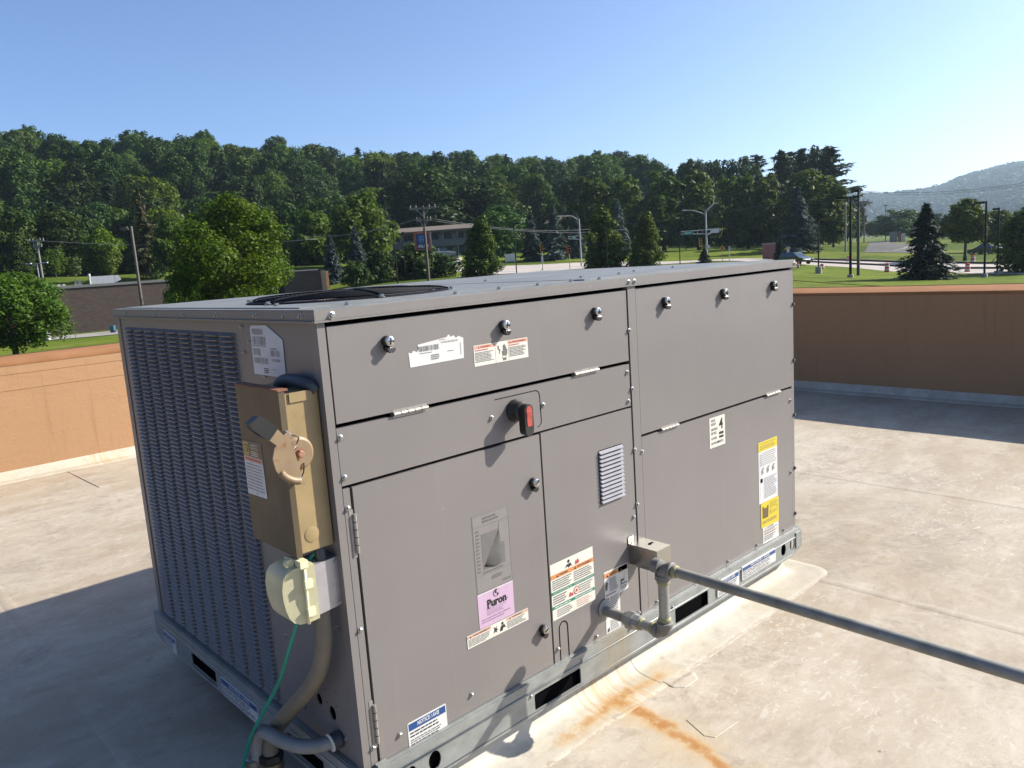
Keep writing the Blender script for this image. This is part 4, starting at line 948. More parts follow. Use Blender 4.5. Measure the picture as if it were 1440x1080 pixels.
# metal coupling and base of the conduits at the roof
cf = empty('conduit_fitting', (-.088, .358, ZR), 'brass coloured conduit coupling standing on a roof stub', 'fitting')
bm = new(); lathe(bm, [(.031, -.075), (.031, -.02), (.028, -.016), (.028, -.012), (.033, -.010), (.033, .012), (.027, .014)], 18, axis_m((-.088, .358, .0), (0, 0, 1))); sub(cf, 'coupling', bm, 'brass_fitting', auto=35)
bm = new(); lathe(bm, [(.034, .014), (.034, .034), (.028, .036)], 6, axis_m((-.088, .358, .0), (0, 0, 1))); sub(cf, 'lock_nut', bm, 'black_plastic', auto=35)
bm = new(); lathe(bm, [(.10, -.012), (.09, .004), (.055, .012), (.040, .030), (.038, .045)], 22, axis_m((-.10, .375, ZR), (0, 0, 1))); sub(cf, 'roof_boot', bm, 'curb_membrane', auto=50)
bm = new(); lathe(bm, [(.026, -.095), (.026, -.02), (.023, -.018)], 16, axis_m((-.125, .392, .0), (0, 0, 1))); sub(cf, 'black_sleeve', bm, 'black_plastic', auto=35)
bm = new(); lathe(bm, [(.024, -.018), (.024, .02), (.020, .022)], 16, axis_m((-.125, .392, .0), (0, 0, 1))); sub(cf, 'steel_connector', bm, 'stainless', auto=35)
bm = new(); lathe(bm, [(.05, 0), (.045, .02), (.02, .034)], 18, axis_m((-.175, .42, ZR), (0, 0, 1))); o = build('sealant_mound', bm, 'curb_membrane', auto=60); tag(o, 'white sealant mound where the green wire enters the roof', 'sealant')
bm = new(); P0 = curve([(-.030, .040, .70), (-.06, .06, .66), (-.075, .075, .56), (-.10, .085, .50), (-.11, .125, .42), (-.115, .19, .32), (-.125, .29, .20), (-.14, .37, .09), (-.16, .41, -.02), (-.175, .42, -.09)], 10); tube(bm, P0, .0052, 10)
o = build('ground_wire', bm, 'green_wire', smooth=True); tag(o, 'green insulated wire hanging from the switch box to the roof', 'wire')

# gas line: leaves the panel, union, elbow, riser, elbow, long run out over the roof
gp = empty('gas_pipe', (.942, -.02, .187), 'grey gas pipe rising from the panel and running out across the roof', 'pipe')
X, Y, Z0, Z1 = .942, -.25, .187, .398
bm = new(); tube(bm, [(X, .012, Z0), (X, -.10, Z0)], .0168, 16); sub(gp, 'outlet_nipple', bm, 'pipe_grey', auto=40)
bm = new(); lathe(bm, [(.021, 0), (.024, .012), (.024, .016)], 8, axis_m((X, -.092, Z0), (0, -1, 0))); lathe(bm, [(.030, .016), (.030, .040)], 8, axis_m((X, -.092, Z0), (0, -1, 0))); lathe(bm, [(.026, .040), (.0235, .048), (.0235, .062), (.019, .064)], 8, axis_m((X, -.092, Z0), (0, -1, 0))); sub(gp, 'union', bm, 'gas_pipe', bevel=.001, seg=1, auto=30)
bm = new(); tube(bm, [(X, -.15, Z0), (X, Y+.02, Z0)], .0165, 16); sub(gp, 'nipple', bm, 'gas_pipe', auto=40)
def elbow(a, c, b, nm='elbow', r=.0215):
    bm = new(); a, c, b = Vector(a), Vector(c), Vector(b)
    pts = [a]+[a*(1-t)**2+c*2*t*(1-t)+b*t*t for t in np.linspace(.15, .85, 8)]+[b]; tube(bm, pts, r, 16)
    for p, d in ((a, (a-c).normalized()), (b, (b-c).normalized())): lathe(bm, [(r+.003, -.012), (r+.004, -.008), (r+.004, .003), (r+.001, .005)], 16, axis_m(p, d))
    return sub(gp, nm, bm, 'cast_iron', auto=35)
elbow((X, Y+.032, Z0), (X, Y, Z0), (X, Y, Z0+.032))
bm = new(); tube(bm, [(X, Y, Z0+.03), (X, Y, Z1-.03)], .0168, 16); sub(gp, 'riser', bm, 'gas_pipe', auto=40)
elbow((X, Y, Z1-.032), (X, Y, Z1), (X, Y-.032, Z1))
bm = new(); lathe(bm, [(.020, 0), (.023, .004), (.023, .028), (.018, .030)], 14, axis_m((X, Y+.036, Z1+.002), (0, -1, 0))); sub(gp, 'elbow_hub', bm, 'cast_iron', auto=35)
for p, d in (((X, -.158, Z0), (0, -1, 0)), ((X, Y+.045, Z0), (0, 1, 0)), ((X, Y, Z0+.044), (0, 0, 1)), ((X, Y, Z1-.044), (0, 0, -1)), ((X, Y-.046, Z1), (0, -1, 0))):
    bm = new(); lathe(bm, [(.0178, -.007), (.0205, -.003), (.0205, .004), (.0175, .008)], 12, axis_m(p, d)); sub(gp, 'thread_sealant', bm, 'pipe_dope', auto=50)
bm = new(); tube(bm, [(X, Y-.03, Z1)]+[(X-.006*k, Y-.03-.62*k, Z1-.001*k) for k in range(1, 9)], .0155, 16); sub(gp, 'long_run', bm, 'pipe_grey', auto=40)
bm = new(); lathe(bm, [(.030, 0), (.031, .003), (.024, .007)], 20, axis_m((X+.004, -.0006, Z0+.006), (0, -1, 0))); sub(gp, 'grommet', bm, 'grey_conduit', auto=40)
# small stainless box on the panel beside the pipe
jb = empty('junction_box', (1.09, 0, .30), 'small shiny steel box on the panel behind the gas pipe elbow', 'junction box')
bm = new(); box(bm, 1.089, -.118, .302, 1.165, -.0012, .373); sub(jb, 'box_body', bm, 'stainless', bevel=.0025, auto=40)
bm = new(); plate(bm, [(1.085, .362), (1.112, .362), (1.112, .398), (1.088, .398), (1.085, .393)], [circ(1.098, .388, .004, n=8), circ(1.098, .376, .004, n=8)], lambda a, b, d: (a, -.0035+d, b), .0015); sub(jb, 'mounting_tab', bm, 'stainless')
bm = new(); box(bm, 1.087, -.120, .299, 1.167, -.03, .3035); sub(jb, 'box_lid', bm, 'stainless', bevel=.001)
bm = new(); prism(bm, [(1.120, -.058, .3732), (1.128, -.066, .3732), (1.135, -.060, .3732), (1.150, -.060, .3732), (1.150, -.052, .3732), (1.132, -.050, .3732)], (0, 0, .0006)); sub(jb, 'keyhole', bm, 'dark_gap')

# ================================================================== LAND
CX, CY = CAM.x, CAM.y
ctrl = []
def cp(u, v, d): p = spot(u, v, d); ctrl.append((p.x, p.y, p.z))
for a in np.linspace(-PI, PI, 24, endpoint=False): ctrl.append((CX+45*math.sin(a), CY+45*math.cos(a), GZ)); ctrl.append((CX+12*math.sin(a), CY+12*math.cos(a), GZ))
for q in ((20, 482, 84), (165, 470, 86), (100, 470, 97), (640, 390, 92), (745, 383, 104), (800, 378, 110), (890, 374, 105), (960, 371, 112), (1000, 366, 120), (1060, 360, 125), (1100, 366, 110), (1140, 384, 110), (1290, 385, 101), (1440, 387, 92),
          (1300, 371.5, 122), (1200, 369, 126), (1150, 368, 126), (1420, 373, 112), (1380, 357, 140), (1430, 354, 150), (1150, 358, 142), (1190, 343, 175), (1240, 356, 160), (1230, 344, 230), (1230, 331, 330), (1300, 330, 300), (1400, 340, 220),
          (620, 360, 165), (700, 362, 150), (560, 372, 130), (640, 376, 115), (760, 369, 135), (800, 365, 150), (880, 356, 165), (980, 352, 155), (1050, 350, 150), (0, 392, 150), (200, 385, 150), (430, 372, 140), (-300, 410, 150)): cp(*q)
CT = np.array(ctrl)
def crest(az):
    u = 720+FPX*math.tan(max(-1.2, min(1.2, az)))
    return float(np.interp(u, [-900, 0, 60, 180, 230, 290, 350, 400, 480, 560, 700, 800, 880, 960, 1060, 1150, 1210, 1300], [40, 43, 42, 39, 38, 42, 41, 40, 35, 30, 33, 27, 28, 18, 12, 5, 0, 0]))
def terrain(x, y):
    d2 = (CT[:, 0]-x)**2+(CT[:, 1]-y)**2+90; w_ = 1/d2**2; z = float((w_*CT[:, 2]).sum()/w_.sum())
    d = math.hypot(x-CX, y-CY); az = (math.atan2(x-CX, y-CY)-YAW+PI) % (2*PI)-PI
    t = min(1, max(0, (d-165)/175)); t = t*t*(3-2*t)
    fade = min(1, max(0, (d-230)/120))
    z = z*(1-fade)+(-3)*fade
    if abs(az) < 1.3: z += crest(az)*t
    return z
def ground_at(u, dist):
    """point of the ground below photo direction u (taken at the horizon), dist metres away"""
    v = 362.3-.0687*(u-720); p = spot(u, v, dist); return Vector((p.x, p.y, terrain(p.x, p.y)))
radii = list(np.linspace(9, 60, 12))+list(np.linspace(64, 200, 46))+list(np.linspace(206, 420, 36))+[460, 520, 620, 800, 1050, 1400, 1900, 2600, 3400, 4600, 6200]
azs = list(YAW+np.linspace(-.85, .85, 150))+list(YAW+np.linspace(.9, 2*PI-.9, 46))
bm = new(); V = []
for r in radii: V.append([bm.verts.new((CX+r*math.sin(a), CY+r*math.cos(a), terrain(CX+r*math.sin(a), CY+r*math.cos(a)))) for a in azs])
n = len(azs)
for i in range(len(radii)-1):
    for k in range(n): bm.faces.new((V[i][k], V[i][(k+1) % n], V[i+1][(k+1) % n], V[i+1][k]))
c0 = bm.verts.new((CX, CY, GZ))
for k in range(n): bm.faces.new((c0, V[0][(k+1) % n], V[0][k]))
ground = build('ground', bm, 'grass_ground', smooth=True, kind='structure')

def sheet(name, quads, m, lift=.05, sub_=10):
    """a sheet laid on the terrain; quads are 4 ground points (x, y)"""
    bm = new()
    for q in quads:
        a, b, c, d = [Vector((p[0], p[1])) for p in q]; G = []
        for i in range(sub_+1):
            row = []
            for j in range(sub_+1):
                t, w_ = i/sub_, j/sub_; p = (a*(1-t)+b*t)*(1-w_)+(d*(1-t)+c*t)*w_
                row.append(bm.verts.new((p.x, p.y, terrain(p.x, p.y)+lift)))
            G.append(row)
        for i in range(sub_):
            for j in range(sub_): bm.faces.new((G[i][j], G[i+1][j], G[i+1][j+1], G[i][j+1]))
    return build(name, bm, m, smooth=True, kind='structure')
def g2(u, v, z=GZ): p = on_z(u, v, z); return (p.x, p.y)
def gd(u, d): p = ground_at(u, d); return (p.x, p.y)
# the main road on the right, with grass verge before it
ra, rb = Vector(gd(1130, 113)), Vector(gd(1530, 88)); fa, fb = Vector(gd(1130, 130)), Vector(gd(1530, 108))
ext = (rb-ra)*.0
sheet('road', [(ra, rb, fb, fa)], 'concrete_road', .06, 16)
l0, l1 = Vector(gd(1000, 120)), Vector(gd(1000, 138))
sheet('road', [(l0, ra, fa, l1)], 'concrete_road', .06, 14)
sheet('road', [(gd(640, 95), l0, l1, gd(690, 122))], 'concrete_road', .06, 14)
sheet('verge_grass', [(gd(1100, 82), gd(1560, 66), rb, ra)], 'lawn', .04, 12)
def kerb(name, a, b, wd, h, m='kerb_dark', n=16):
    a, b = Vector(a), Vector(b); t = (b-a).normalized(); o_ = Vector((-t.y, t.x))*wd; bm = new(); R_ = []
    for i in range(n+1):
        p = a.lerp(b, i/n); z = terrain(p.x, p.y); q = p+o_
        R_.append([bm.verts.new(c) for c in ((p.x, p.y, z), (p.x, p.y, z+h), (q.x, q.y, z+h), (q.x, q.y, z))])
    for A, B_ in zip(R_, R_[1:]):
        for k in range(3): bm.faces.new((A[k], A[k+1], B_[k+1], B_[k]))
    return build(name, bm, m, kind='structure')
ma, mb = ra.lerp(fa, .38), rb.lerp(fb, .42)
kerb('median_kerb', ma, mb, .45, .25); kerb('road_kerb', fa, fb, .5, .3)
sheet('side_road', [(gd(1208, 150), gd(1300, 148), gd(1290, 172), gd(1225, 180))], 'old_asphalt', .06, 8)
sheet('path', [(gd(1208, 147), gd(1216, 150), gd(1320, 182), gd(1318, 186))], 'sidewalk', .09, 8)
sheet('tan_lot', [(gd(1212, 200), gd(1262, 200), gd(1258, 330), gd(1222, 330))], 'tan_lot', .08, 10)
sheet('sloping_lot', [(gd(612, 108), gd(652, 108), gd(650, 158), gd(600, 158))], 'concrete_road', .06, 10)
sheet('tree_lawn', [(gd(780, 130), gd(1200, 132), gd(1200, 158), gd(780, 160))], 'lawn', .07, 18)
sheet('left_pavement', [(gd(-60, 84), gd(240, 84), gd(240, 92), gd(-60, 92))], 'sidewalk', .06, 10)
sheet('left_verge', [(gd(-60, 68), gd(240, 68), gd(240, 83), gd(-60, 83))], 'lawn', .05, 10)

# ================================================================== TREES
def quads(name, P, Nv, size, mats, aspect=1.0, up=None):
    """leaf-sized faces: centre, facing direction and size of each"""
    n = len(P); R_ = RNG.normal(size=(n, 3)); Nv = Nv/np.linalg.norm(Nv, axis=1, keepdims=True)
    A = R_ if up is None else up+.25*R_
    A = A-Nv*(A*Nv).sum(1, keepdims=True); A /= np.linalg.norm(A, axis=1, keepdims=True)+1e-9; B_ = np.cross(Nv, A)
    s = np.asarray(size).reshape(-1, 1)*np.ones((n, 1)); a = A*s*aspect; b = B_*s/aspect*.8
    V = np.stack([P-a, P+b*.8-a*.1+Nv*s*.12, P+a, P-b*.8-a*.1+Nv*s*.12], 1).reshape(-1, 3)
    me = bpy.data.meshes.new(name); me.vertices.add(4*n); me.vertices.foreach_set('co', V.ravel())
    me.loops.add(4*n); me.loops.foreach_set('vertex_index', np.arange(4*n)); me.polygons.add(n)
    me.polygons.foreach_set('loop_start', np.arange(0, 4*n, 4)); me.polygons.foreach_set('loop_total', np.full(n, 4))
    me.update(); me.validate(); me.materials.append(M(mats)); return me
def lobes_crown(name, m, nl, h0, h1, rad, nleaf, leaf_, shape='round', lob=.34, tuft=0.0):
    """broadleaf crown: many overlapping leafy lobes filling an uneven outline, one unit of the crown = metres"""
    C_, R_ = [], []; ph = RNG.uniform(0, 6.28, 4); dr = RNG.uniform(-.16, .16, 2)*rad
    for i in range(nl):
        t = (i+.5)/nl; zz = h0+(h1-h0)*t
        if shape == 'round': prof = math.sin(PI*min(.97, max(.06, t*.94+.06)))**.55
        elif shape == 'cone': prof = (1-t)**.75*.95+.10 if t > .12 else .75+t
        elif shape == 'oval': prof = (math.sin(PI*min(.96, t*.9+.1)))**.38
        elif shape == 'spread': prof = math.sin(PI*min(.95, t*.8+.2))**.5
        a = i*2.39996+RNG.uniform(-.4, .4); rr = rad*prof*math.sqrt(RNG.uniform(.12, .95))*.82*(1+.20*math.sin(a+ph[0])+.16*math.sin(2*a+ph[1])+.16*math.sin(3*a+ph[2]+5*t))
        C_.append((rr*math.cos(a)+dr[0]*t, rr*math.sin(a)+dr[1]*t, zz+RNG.uniform(-.04, .04)*(h1-h0))); R_.append(rad*lob*RNG.uniform(.5, 1.35)*(prof*.6+.4))
    C_ = np.array(C_); R_ = np.array(R_); pr = R_**2/(R_**2).sum(); idx = RNG.choice(nl, nleaf, p=pr)
    D = RNG.normal(size=(nleaf, 3)); D[:, 2] = D[:, 2]+.35; D /= np.linalg.norm(D, axis=1, keepdims=True)
    rr = R_[idx]*np.where(RNG.random(nleaf) < .75, RNG.uniform(.82, 1.08, nleaf), RNG.uniform(.3, .85, nleaf))
    P = C_[idx]+D*rr[:, None]*np.array([1, 1, .85])
    if tuft:
        k = RNG.random(nleaf) < tuft; P[k] += D[k]*R_[idx][k][:, None]*RNG.uniform(0, .45, (k.sum(), 1))
    Nv = D+.75*RNG.normal(size=(nleaf, 3))*.7+np.array([0, 0, .35])
    return quads(name, P, Nv, leaf_*RNG.uniform(.6, 1.35, nleaf), m, 1.15)
def conifer_crown(name, m, h0, h1, rad, nb, per, leaf_, droop=.25, ragged=.15, power=1.0):
    """whorled branches with needle sprays along and below each"""
    P, Nv, U, S_ = [], [], [], []
    for i in range(nb):
        t = (i+RNG.random())/nb; t = t**1.0; z = h0+(h1-h0)*t; L_ = rad*((1-t)**power*.96+.04)*RNG.uniform(1-ragged*2, 1+ragged)
        a = RNG.uniform(0, 2*PI); dx = np.array([math.cos(a), math.sin(a), 0])
        k = max(4, int(per*(L_/rad)**.7))
        for q in range(k):
            f = (q+RNG.random())/k; r = L_*f; w_ = L_*.18*(1-f*.6)
            c = dx*r+np.array([-dx[1], dx[0], 0])*RNG.normal()*w_+np.array([0, 0, z-droop*L_*f*f*1.2+.10*L_*max(0, f-.7)*2-abs(RNG.normal())*.05*L_])
            P.append(c); Nv.append(np.array([0, 0, 1])*.9+dx*.45+RNG.normal(size=3)*.45); U.append(dx+RNG.normal(size=3)*.35); S_.append(leaf_*RNG.uniform(.6, 1.3))
    return quads(name, np.array(P), np.array(Nv), np.array(S_), m, 1.5, np.array(U))
_tr = {}
def trunk_for(h, con=False):
    k = (round(h), con)
    if k not in _tr: _tr[k] = trunk_mesh(h*.95, h*.018, 0) if con else trunk_mesh(h*.72, h*.022, 5)
    return _tr[k]
def trunk_mesh(h, r, limbs=5, top=None, z0=.35):
    bm = new(); pts = [(0, 0, -.4), (.02*r, 0, h*.1), (.10*r, -.05*r, h*.35), (-.1*r, .1*r, h*.65), (0, 0, h*.9)]
    tube(bm, pts, [r*1.35, r, r*.8, r*.5, r*.18], 7)
    for k in range(limbs):
        a = k*2.4+.3; z = h*(z0+.07*k); L_ = h*.20
        tube(bm, [(0, 0, z), (L_*.5*math.cos(a), L_*.5*math.sin(a), z+L_*.35), (L_*math.cos(a), L_*math.sin(a), z+L_*.9)], [r*.45, r*.3, r*.12], 5)
    o = build('trunk', bm, 'bark', smooth=True); me = o.data; bpy.data.objects.remove(o); return me
def tree(name, label, p, crown, trunk, sc=1.0, rz=None, group=None, cat='tree', sz=None):
    t = empty(name, p, label, cat, group, RNG.uniform(0, 6.28) if rz is None else rz)
    t.scale = (sc, sc, sz if sz else sc)
    link('crown', crown, t); link('trunk', trunk_for(15 if not trunk else 19, trunk), t); return t
TR, TRC = False, True
# prototypes for the wood
FOREST = [lobes_crown('crown', 'leaf_forest', 46, 1.2, 14.5, 6.8, 7000, .40, 'round', .30, .3),
          lobes_crown('crown', 'leaf_forest', 52, .8, 16, 6.2, 7400, .38, 'oval', .28, .35),
          lobes_crown('crown', 'leaf_forest', 40, 1.6, 13.4, 7.8, 7000, .42, 'spread', .29, .3),
          lobes_crown('crown', 'leaf_row', 44, 1.0, 14.2, 6.2, 6800, .38, 'round', .30, .25),
          lobes_crown('crown', 'leaf_dark', 58, .8, 15.6, 7.0, 7600, .38, 'oval', .26, .4),
          lobes_crown('crown', 'leaf_forest', 34, 1.0, 14, 5.8, 6000, .38, 'cone', .33, .4),
          lobes_crown('crown', 'leaf_maple', 48, 1.0, 14, 6.6, 7000, .38, 'round', .28, .35),
          lobes_crown('crown', 'leaf_bright', 26, 2.2, 13.5, 5.4, 4200, .42, 'oval', .36, .5),
          lobes_crown('crown', 'leaf_forest', 70, .8, 15.8, 6.8, 7600, .36, 'round', .20, .55),
          lobes_crown('crown', 'leaf_dark', 30, 1.2, 13.6, 7.2, 6400, .40, 'spread', .34, .2),
          conifer_crown('crown', 'needle_pine', 1.0, 16, 4.6, 120, 44, .42, .12, .3, .8)]
PINE = [conifer_crown('crown', 'needle_pine', 2.5, 19, 4.6, 120, 60, .40, -.04, .42, .55), conifer_crown('crown', 'needle_pine', 3, 20, 4.2, 110, 60, .40, -.08, .45, .42)]
def skyline(u):
    return float(np.interp(u, [-200, 0, 60, 110, 150, 200, 265, 290, 330, 345, 400, 430, 470, 560, 620, 700, 745, 800, 870, 910, 950, 1010], [186, 185, 180, 189, 194, 188, 195, 178, 187, 199, 196, 195, 205, 210, 214, 212, 215, 219, 208, 215, 236, 232]))
WOOD = 'trees of the wood on the hillside'; LW = ('broad leafy tree packed into the dense wood on the hillside', 'tall dark pine standing up among the leafy hillside trees')
rows = [(138, 22, .36), (150, 20, .62), (168, 21, .80), (186, 23, .9), (206, 25, .98), (228, 28, 1.0), (252, 31, 1.05), (278, 33, 1.08), (306, 36, 1.1), (330, 38, 1.12), (350, 38, 1.1)]
for ri, (d, nn, sc) in enumerate(rows):
    for k in range(nn):
        u = -60+(k+RNG.uniform(.1, .9))*1240/nn; dd = d+RNG.uniform(-9, 9)
        if u > 1010 and dd > 235: continue
        if dd < 185 and (u > 535): continue
        if dd < 145 and u > 470: continue
        if 780 < u and dd < 200: continue
        if 555 < u < 700 and dd < 205: continue
        p = ground_at(u, dd); s_ = sc*RNG.uniform(.78, 1.15)
        # crowns on the skyline keep to the photographed ridge
        pine = RNG.random() < (.10 if ri < 7 else .025)
        cr = PINE[int(RNG.integers(2))] if pine else FOREST[int(RNG.integers(len(FOREST)-(1 if ri > 6 else 0)))]
        if pine: s_ *= .80
        hmax = (spot(u, skyline(u)+RNG.uniform(-3, 9), dd).z-p.z)/(15.6 if not pine else 19.5)
        s_ = min(s_, hmax) if ri < len(rows)-2 else max(.75, min(1.6, hmax))
        if s_ < .3: continue
        tree('pine_tree' if pine else 'forest_tree', LW[1] if pine else LW[0], p, cr, TR, s_, group=WOOD+(' (pines)' if pine else ''))
def fit(u, d, vtop, vbot=None):
    """ground point and height for a tree seen from vbot (or the ground) up to vtop"""
    p = ground_at(u, d)
    if vbot is not None: p.z = spot(u, vbot, d).z
    return p, spot(u, vtop, d).z-p.z
def one(name, label, u, d, vtop, vbot, wpx, crown, ch, cr, trunk=TR, group=None, cat='tree', rz=None):
    """ch and cr are the prototype's height and radius; scaled to the height and width wanted"""
    p, h = fit(u, d, vtop, vbot); wr = wpx/2*d/FPX; t = empty(name, p, label, cat, group, RNG.uniform(0, 6.28) if rz is None else rz)
    t.scale = (wr/cr, wr/cr, h/ch); link('crown', crown, t); link('trunk', trunk_for(ch, trunk), t); return t
# near trees on the left
mp = lobes_crown('crown', 'leaf_maple', 120, 1.2, 11.2, 5.0, 30000, .125, 'round', .19, .45)
one('maple_tree', 'large bright green maple directly behind the coil end of the unit', 335, 56, 274, 470, 188, mp, 11.6, 5.1)
mp2 = lobes_crown('crown', 'leaf_maple', 40, .4, 4.2, 2.3, 8500, .115, 'round', .26, .4)
one('maple_tree', 'small leafy tree at the foot of the large maple by the brick wall', 262, 54, 376, 470, 66, mp2, 4.6, 2.4)
lt = lobes_crown('crown', 'leaf_bright', 90, .5, 7.5, 4.6, 19000, .14, 'round', .21, .35)
one('round_tree', 'round green tree cut by the photo edge before the dark brick wall', 8, 66, 383, 494, 148, lt, 8.0, 4.7)
bt = lobes_crown('crown', 'leaf_bright', 46, 2.0, 10, 5, 6500, .34, 'round', .30, .2)
one('bright_tree', 'bright yellow green tree rising left of the discount store sign', 515, 128, 276, 384, 104, bt, 10.6, 5.2)
one('bright_tree', 'smaller bright tree merging with the left side of a taller one', 450, 138, 300, 385, 90, bt, 10.6, 5.2)
one('leafy_tree', 'dark green leafy tree behind the right end of the motel', 698, 138, 291, 366, 78, FOREST[0], 15, 5.8)
one('leafy_tree', 'leafy tree overhanging the motel roof from behind', 612, 196, 232, 330, 110, FOREST[4], 16, 6)
one('leafy_tree', 'leafy tree behind the motel just above the sign pole', 670, 200, 258, 330, 90, FOREST[1], 16, 5.4)
pl = lobes_crown('crown', 'leaf_row', 30, 2.5, 14, 4.2, 3600, .42, 'oval', .40, .1)
one('poplar_tree', 'pale green oval tree standing out from the dark wood', 760, 215, 246, 335, 42, FOREST[3], 14.6, 5.2)
# scrub and small conifers left of the store sign
bs = conifer_crown('crown', 'needle_blue', .3, 11.6, 3.0, 170, 42, .34, .30, .12, .95)
bs2 = conifer_crown('crown', 'needle_blue', .2, 11.8, 3.2, 150, 44, .36, .22, .16, .85)
one('spruce_tree', 'grey green spruce left of its twin below the bright tree', 468, 106, 328, 394, 40, bs, 11.9, 3.1, TRC)
one('spruce_tree', 'taller grey green spruce right beside its twin', 503, 108, 318, 394, 40, bs2, 11.9, 3.2, TRC)
bu = lobes_crown('crown', 'leaf_dark', 34, .4, 5.6, 3.4, 5200, .24, 'round', .30, .3)
one('bushy_tree', 'low bushy tree in front of the store sign pole', 590, 100, 341, 402, 96, bu, 6.0, 3.5, group=None)
one('shrub', 'reddish shadowed shrub between the spruces and a thin lamp post', 530, 96, 352, 402, 56, bu, 6.0, 3.5, cat='shrub')
one('shrub', 'dark shrub filling the gap right of the tan block wall', 497, 90, 366, 404, 44, bu, 6.0, 3.5, cat='shrub')
bc = conifer_crown('crown', 'needle_brown', 1.5, 14, 3.6, 80, 30, .38, .10, .3, .7)
one('dying_conifer', 'sparse brownish conifer between the wood and the tall lamp post', 212, 128, 262, 384, 50, bc, 14.4, 3.7, TRC)
one('leafy_tree', 'yellowish leafy tree just left of the large maple', 250, 122, 305, 386, 56, bt, 10.6, 5.2)
# three dense egg-shaped trees along the roof edge
pr_ = lobes_crown('crown', 'leaf_pear', 70, .35, 8.3, 2.9, 14000, .14, 'cone', .27, .4)
pr2 = lobes_crown('crown', 'leaf_pear', 70, .3, 8.3, 2.8, 14000, .14, 'cone', .27, .4)
one('pear_tree', 'dense egg shaped tree right of the store sign', 677, 88, 303, 402, 78, pr_, 8.7, 3.0)
one('pear_tree', 'taller of two touching egg shaped trees above the middle of the unit', 850, 98, 288, 388, 84, pr2, 8.7, 2.9)
one('pear_tree', 'shorter of two touching egg shaped trees, the right one', 907, 98, 298, 384, 66, pr_, 8.7, 3.0)
one('leafy_tree', 'dark leafy tree hiding the wall of the small house', 797, 172, 309, 372, 48, FOREST[4], 15.6, 7)
# blue spruces
one('blue_spruce', 'blue spruce left of two that touch, behind the signal pole with a white box', 749, 142, 297, 376, 44, bs, 11.9, 3.1, TRC)
one('blue_spruce', 'blue spruce right of its twin, below the small house roof', 781, 140, 290, 376, 54, bs2, 11.9, 3.2, TRC)
one('blue_spruce', 'blue spruce half hidden behind the lamp with the green street sign', 812, 144, 298, 376, 44, bs, 11.9, 3.1, TRC)
one('blue_spruce', 'pale blue spruce tip showing between two egg shaped trees', 871, 150, 279, 366, 40, bs2, 11.9, 3.2, TRC)
one('blue_spruce', 'large blue spruce at the right end of the round trees', 1121, 146, 262, 352, 62, bs2, 11.9, 3.2, TRC)
ds = conifer_crown('crown', 'needle_dark', .1, 8.5, 3.4, 210, 60, .24, .26, .12, .9)
one('spruce_tree', 'very dark spruce beyond the shaded parapet beside the road', 1302, 86, 283, 402, 94, ds, 8.8, 3.5, TRC)
one('small_spruce', 'small dark spruce at the foot of the large traffic signal pole', 990, 113, 348, 374, 30, ds, 8.8, 3.5, TRC)
one('small_spruce', 'small spruce beside the brick entrance sign', 1097, 122, 334, 367, 26, ds, 8.8, 3.5, TRC)
# the row of clipped-looking round trees
ro = [lobes_crown('crown', 'leaf_row', 40, .9, 12.6, 3.7, 6200, .30, 'oval', .36, .15), lobes_crown('crown', 'leaf_row', 44, 1.0, 12.8, 3.9, 6400, .30, 'oval', .34, .2)]
RG = 'round trees in a row behind the road'
for i, (u, vt, wd, d, lb) in enumerate(((829, 248, 58, 168, 'round tree at the left end of the row, behind the taller egg shaped tree'), (884, 246, 58, 170, 'round tree in the row directly above the shorter egg shaped tree'), (934, 243, 64, 165, 'broad round tree left of the large traffic signal pole'),
        (983, 238, 62, 168, 'round tree directly behind the large traffic signal pole'), (1022, 246, 40, 172, 'narrow round tree just right of the large traffic signal pole'), (1052, 243, 46, 166, 'round tree above the yellow diamond sign'),
        (1084, 245, 46, 166, 'round tree left of the large blue spruce'), (1137, 237, 78, 160, 'largest round tree, rising behind the large blue spruce'), (1172, 254, 30, 158, 'sunlit narrow round tree at the right end of the row'))):
    one('round_tree', lb, u, d, vt, 352 if u < 1100 else 345, wd*1.18, ro[i % 2], 13.3, 4.0, group=RG)
# tall pines over the right end of the row
for u, d, vt, wd, lb, k in ((1100, 205, 209, 74, 'pine behind the round trees, second from the left of the pine group', 0), (1128, 214, 213, 70, 'dense pine in the middle of the pine group', 1), (1066, 220, 221, 62, 'shortest pine at the left end of the pine group', 1), (1168, 200, 203, 92, 'tallest pine with long right hand branches against the pale sky', 0)):
    one('tall_pine', lb, u, d, vt, 338, wd, PINE[k], 19.5, 4.7, TRC, group='pines above the round trees')
for u, vt, wd, lb in ((1048, 228, 60, 'dark leafy crown left of the pine group'), (1112, 222, 70, 'dark leafy crown in the gap between two middle pines'), (1146, 214, 56, 'dark leafy crown left of the tallest pine'), (975, 231, 60, 'dark leafy crown over the round trees near the tall signal pole'), (1012, 232, 56, 'dark leafy crown right of the tall signal pole top')):
    one('leafy_tree', lb, u, 214, vt, 338, wd, FOREST[4], 15.6, 7)
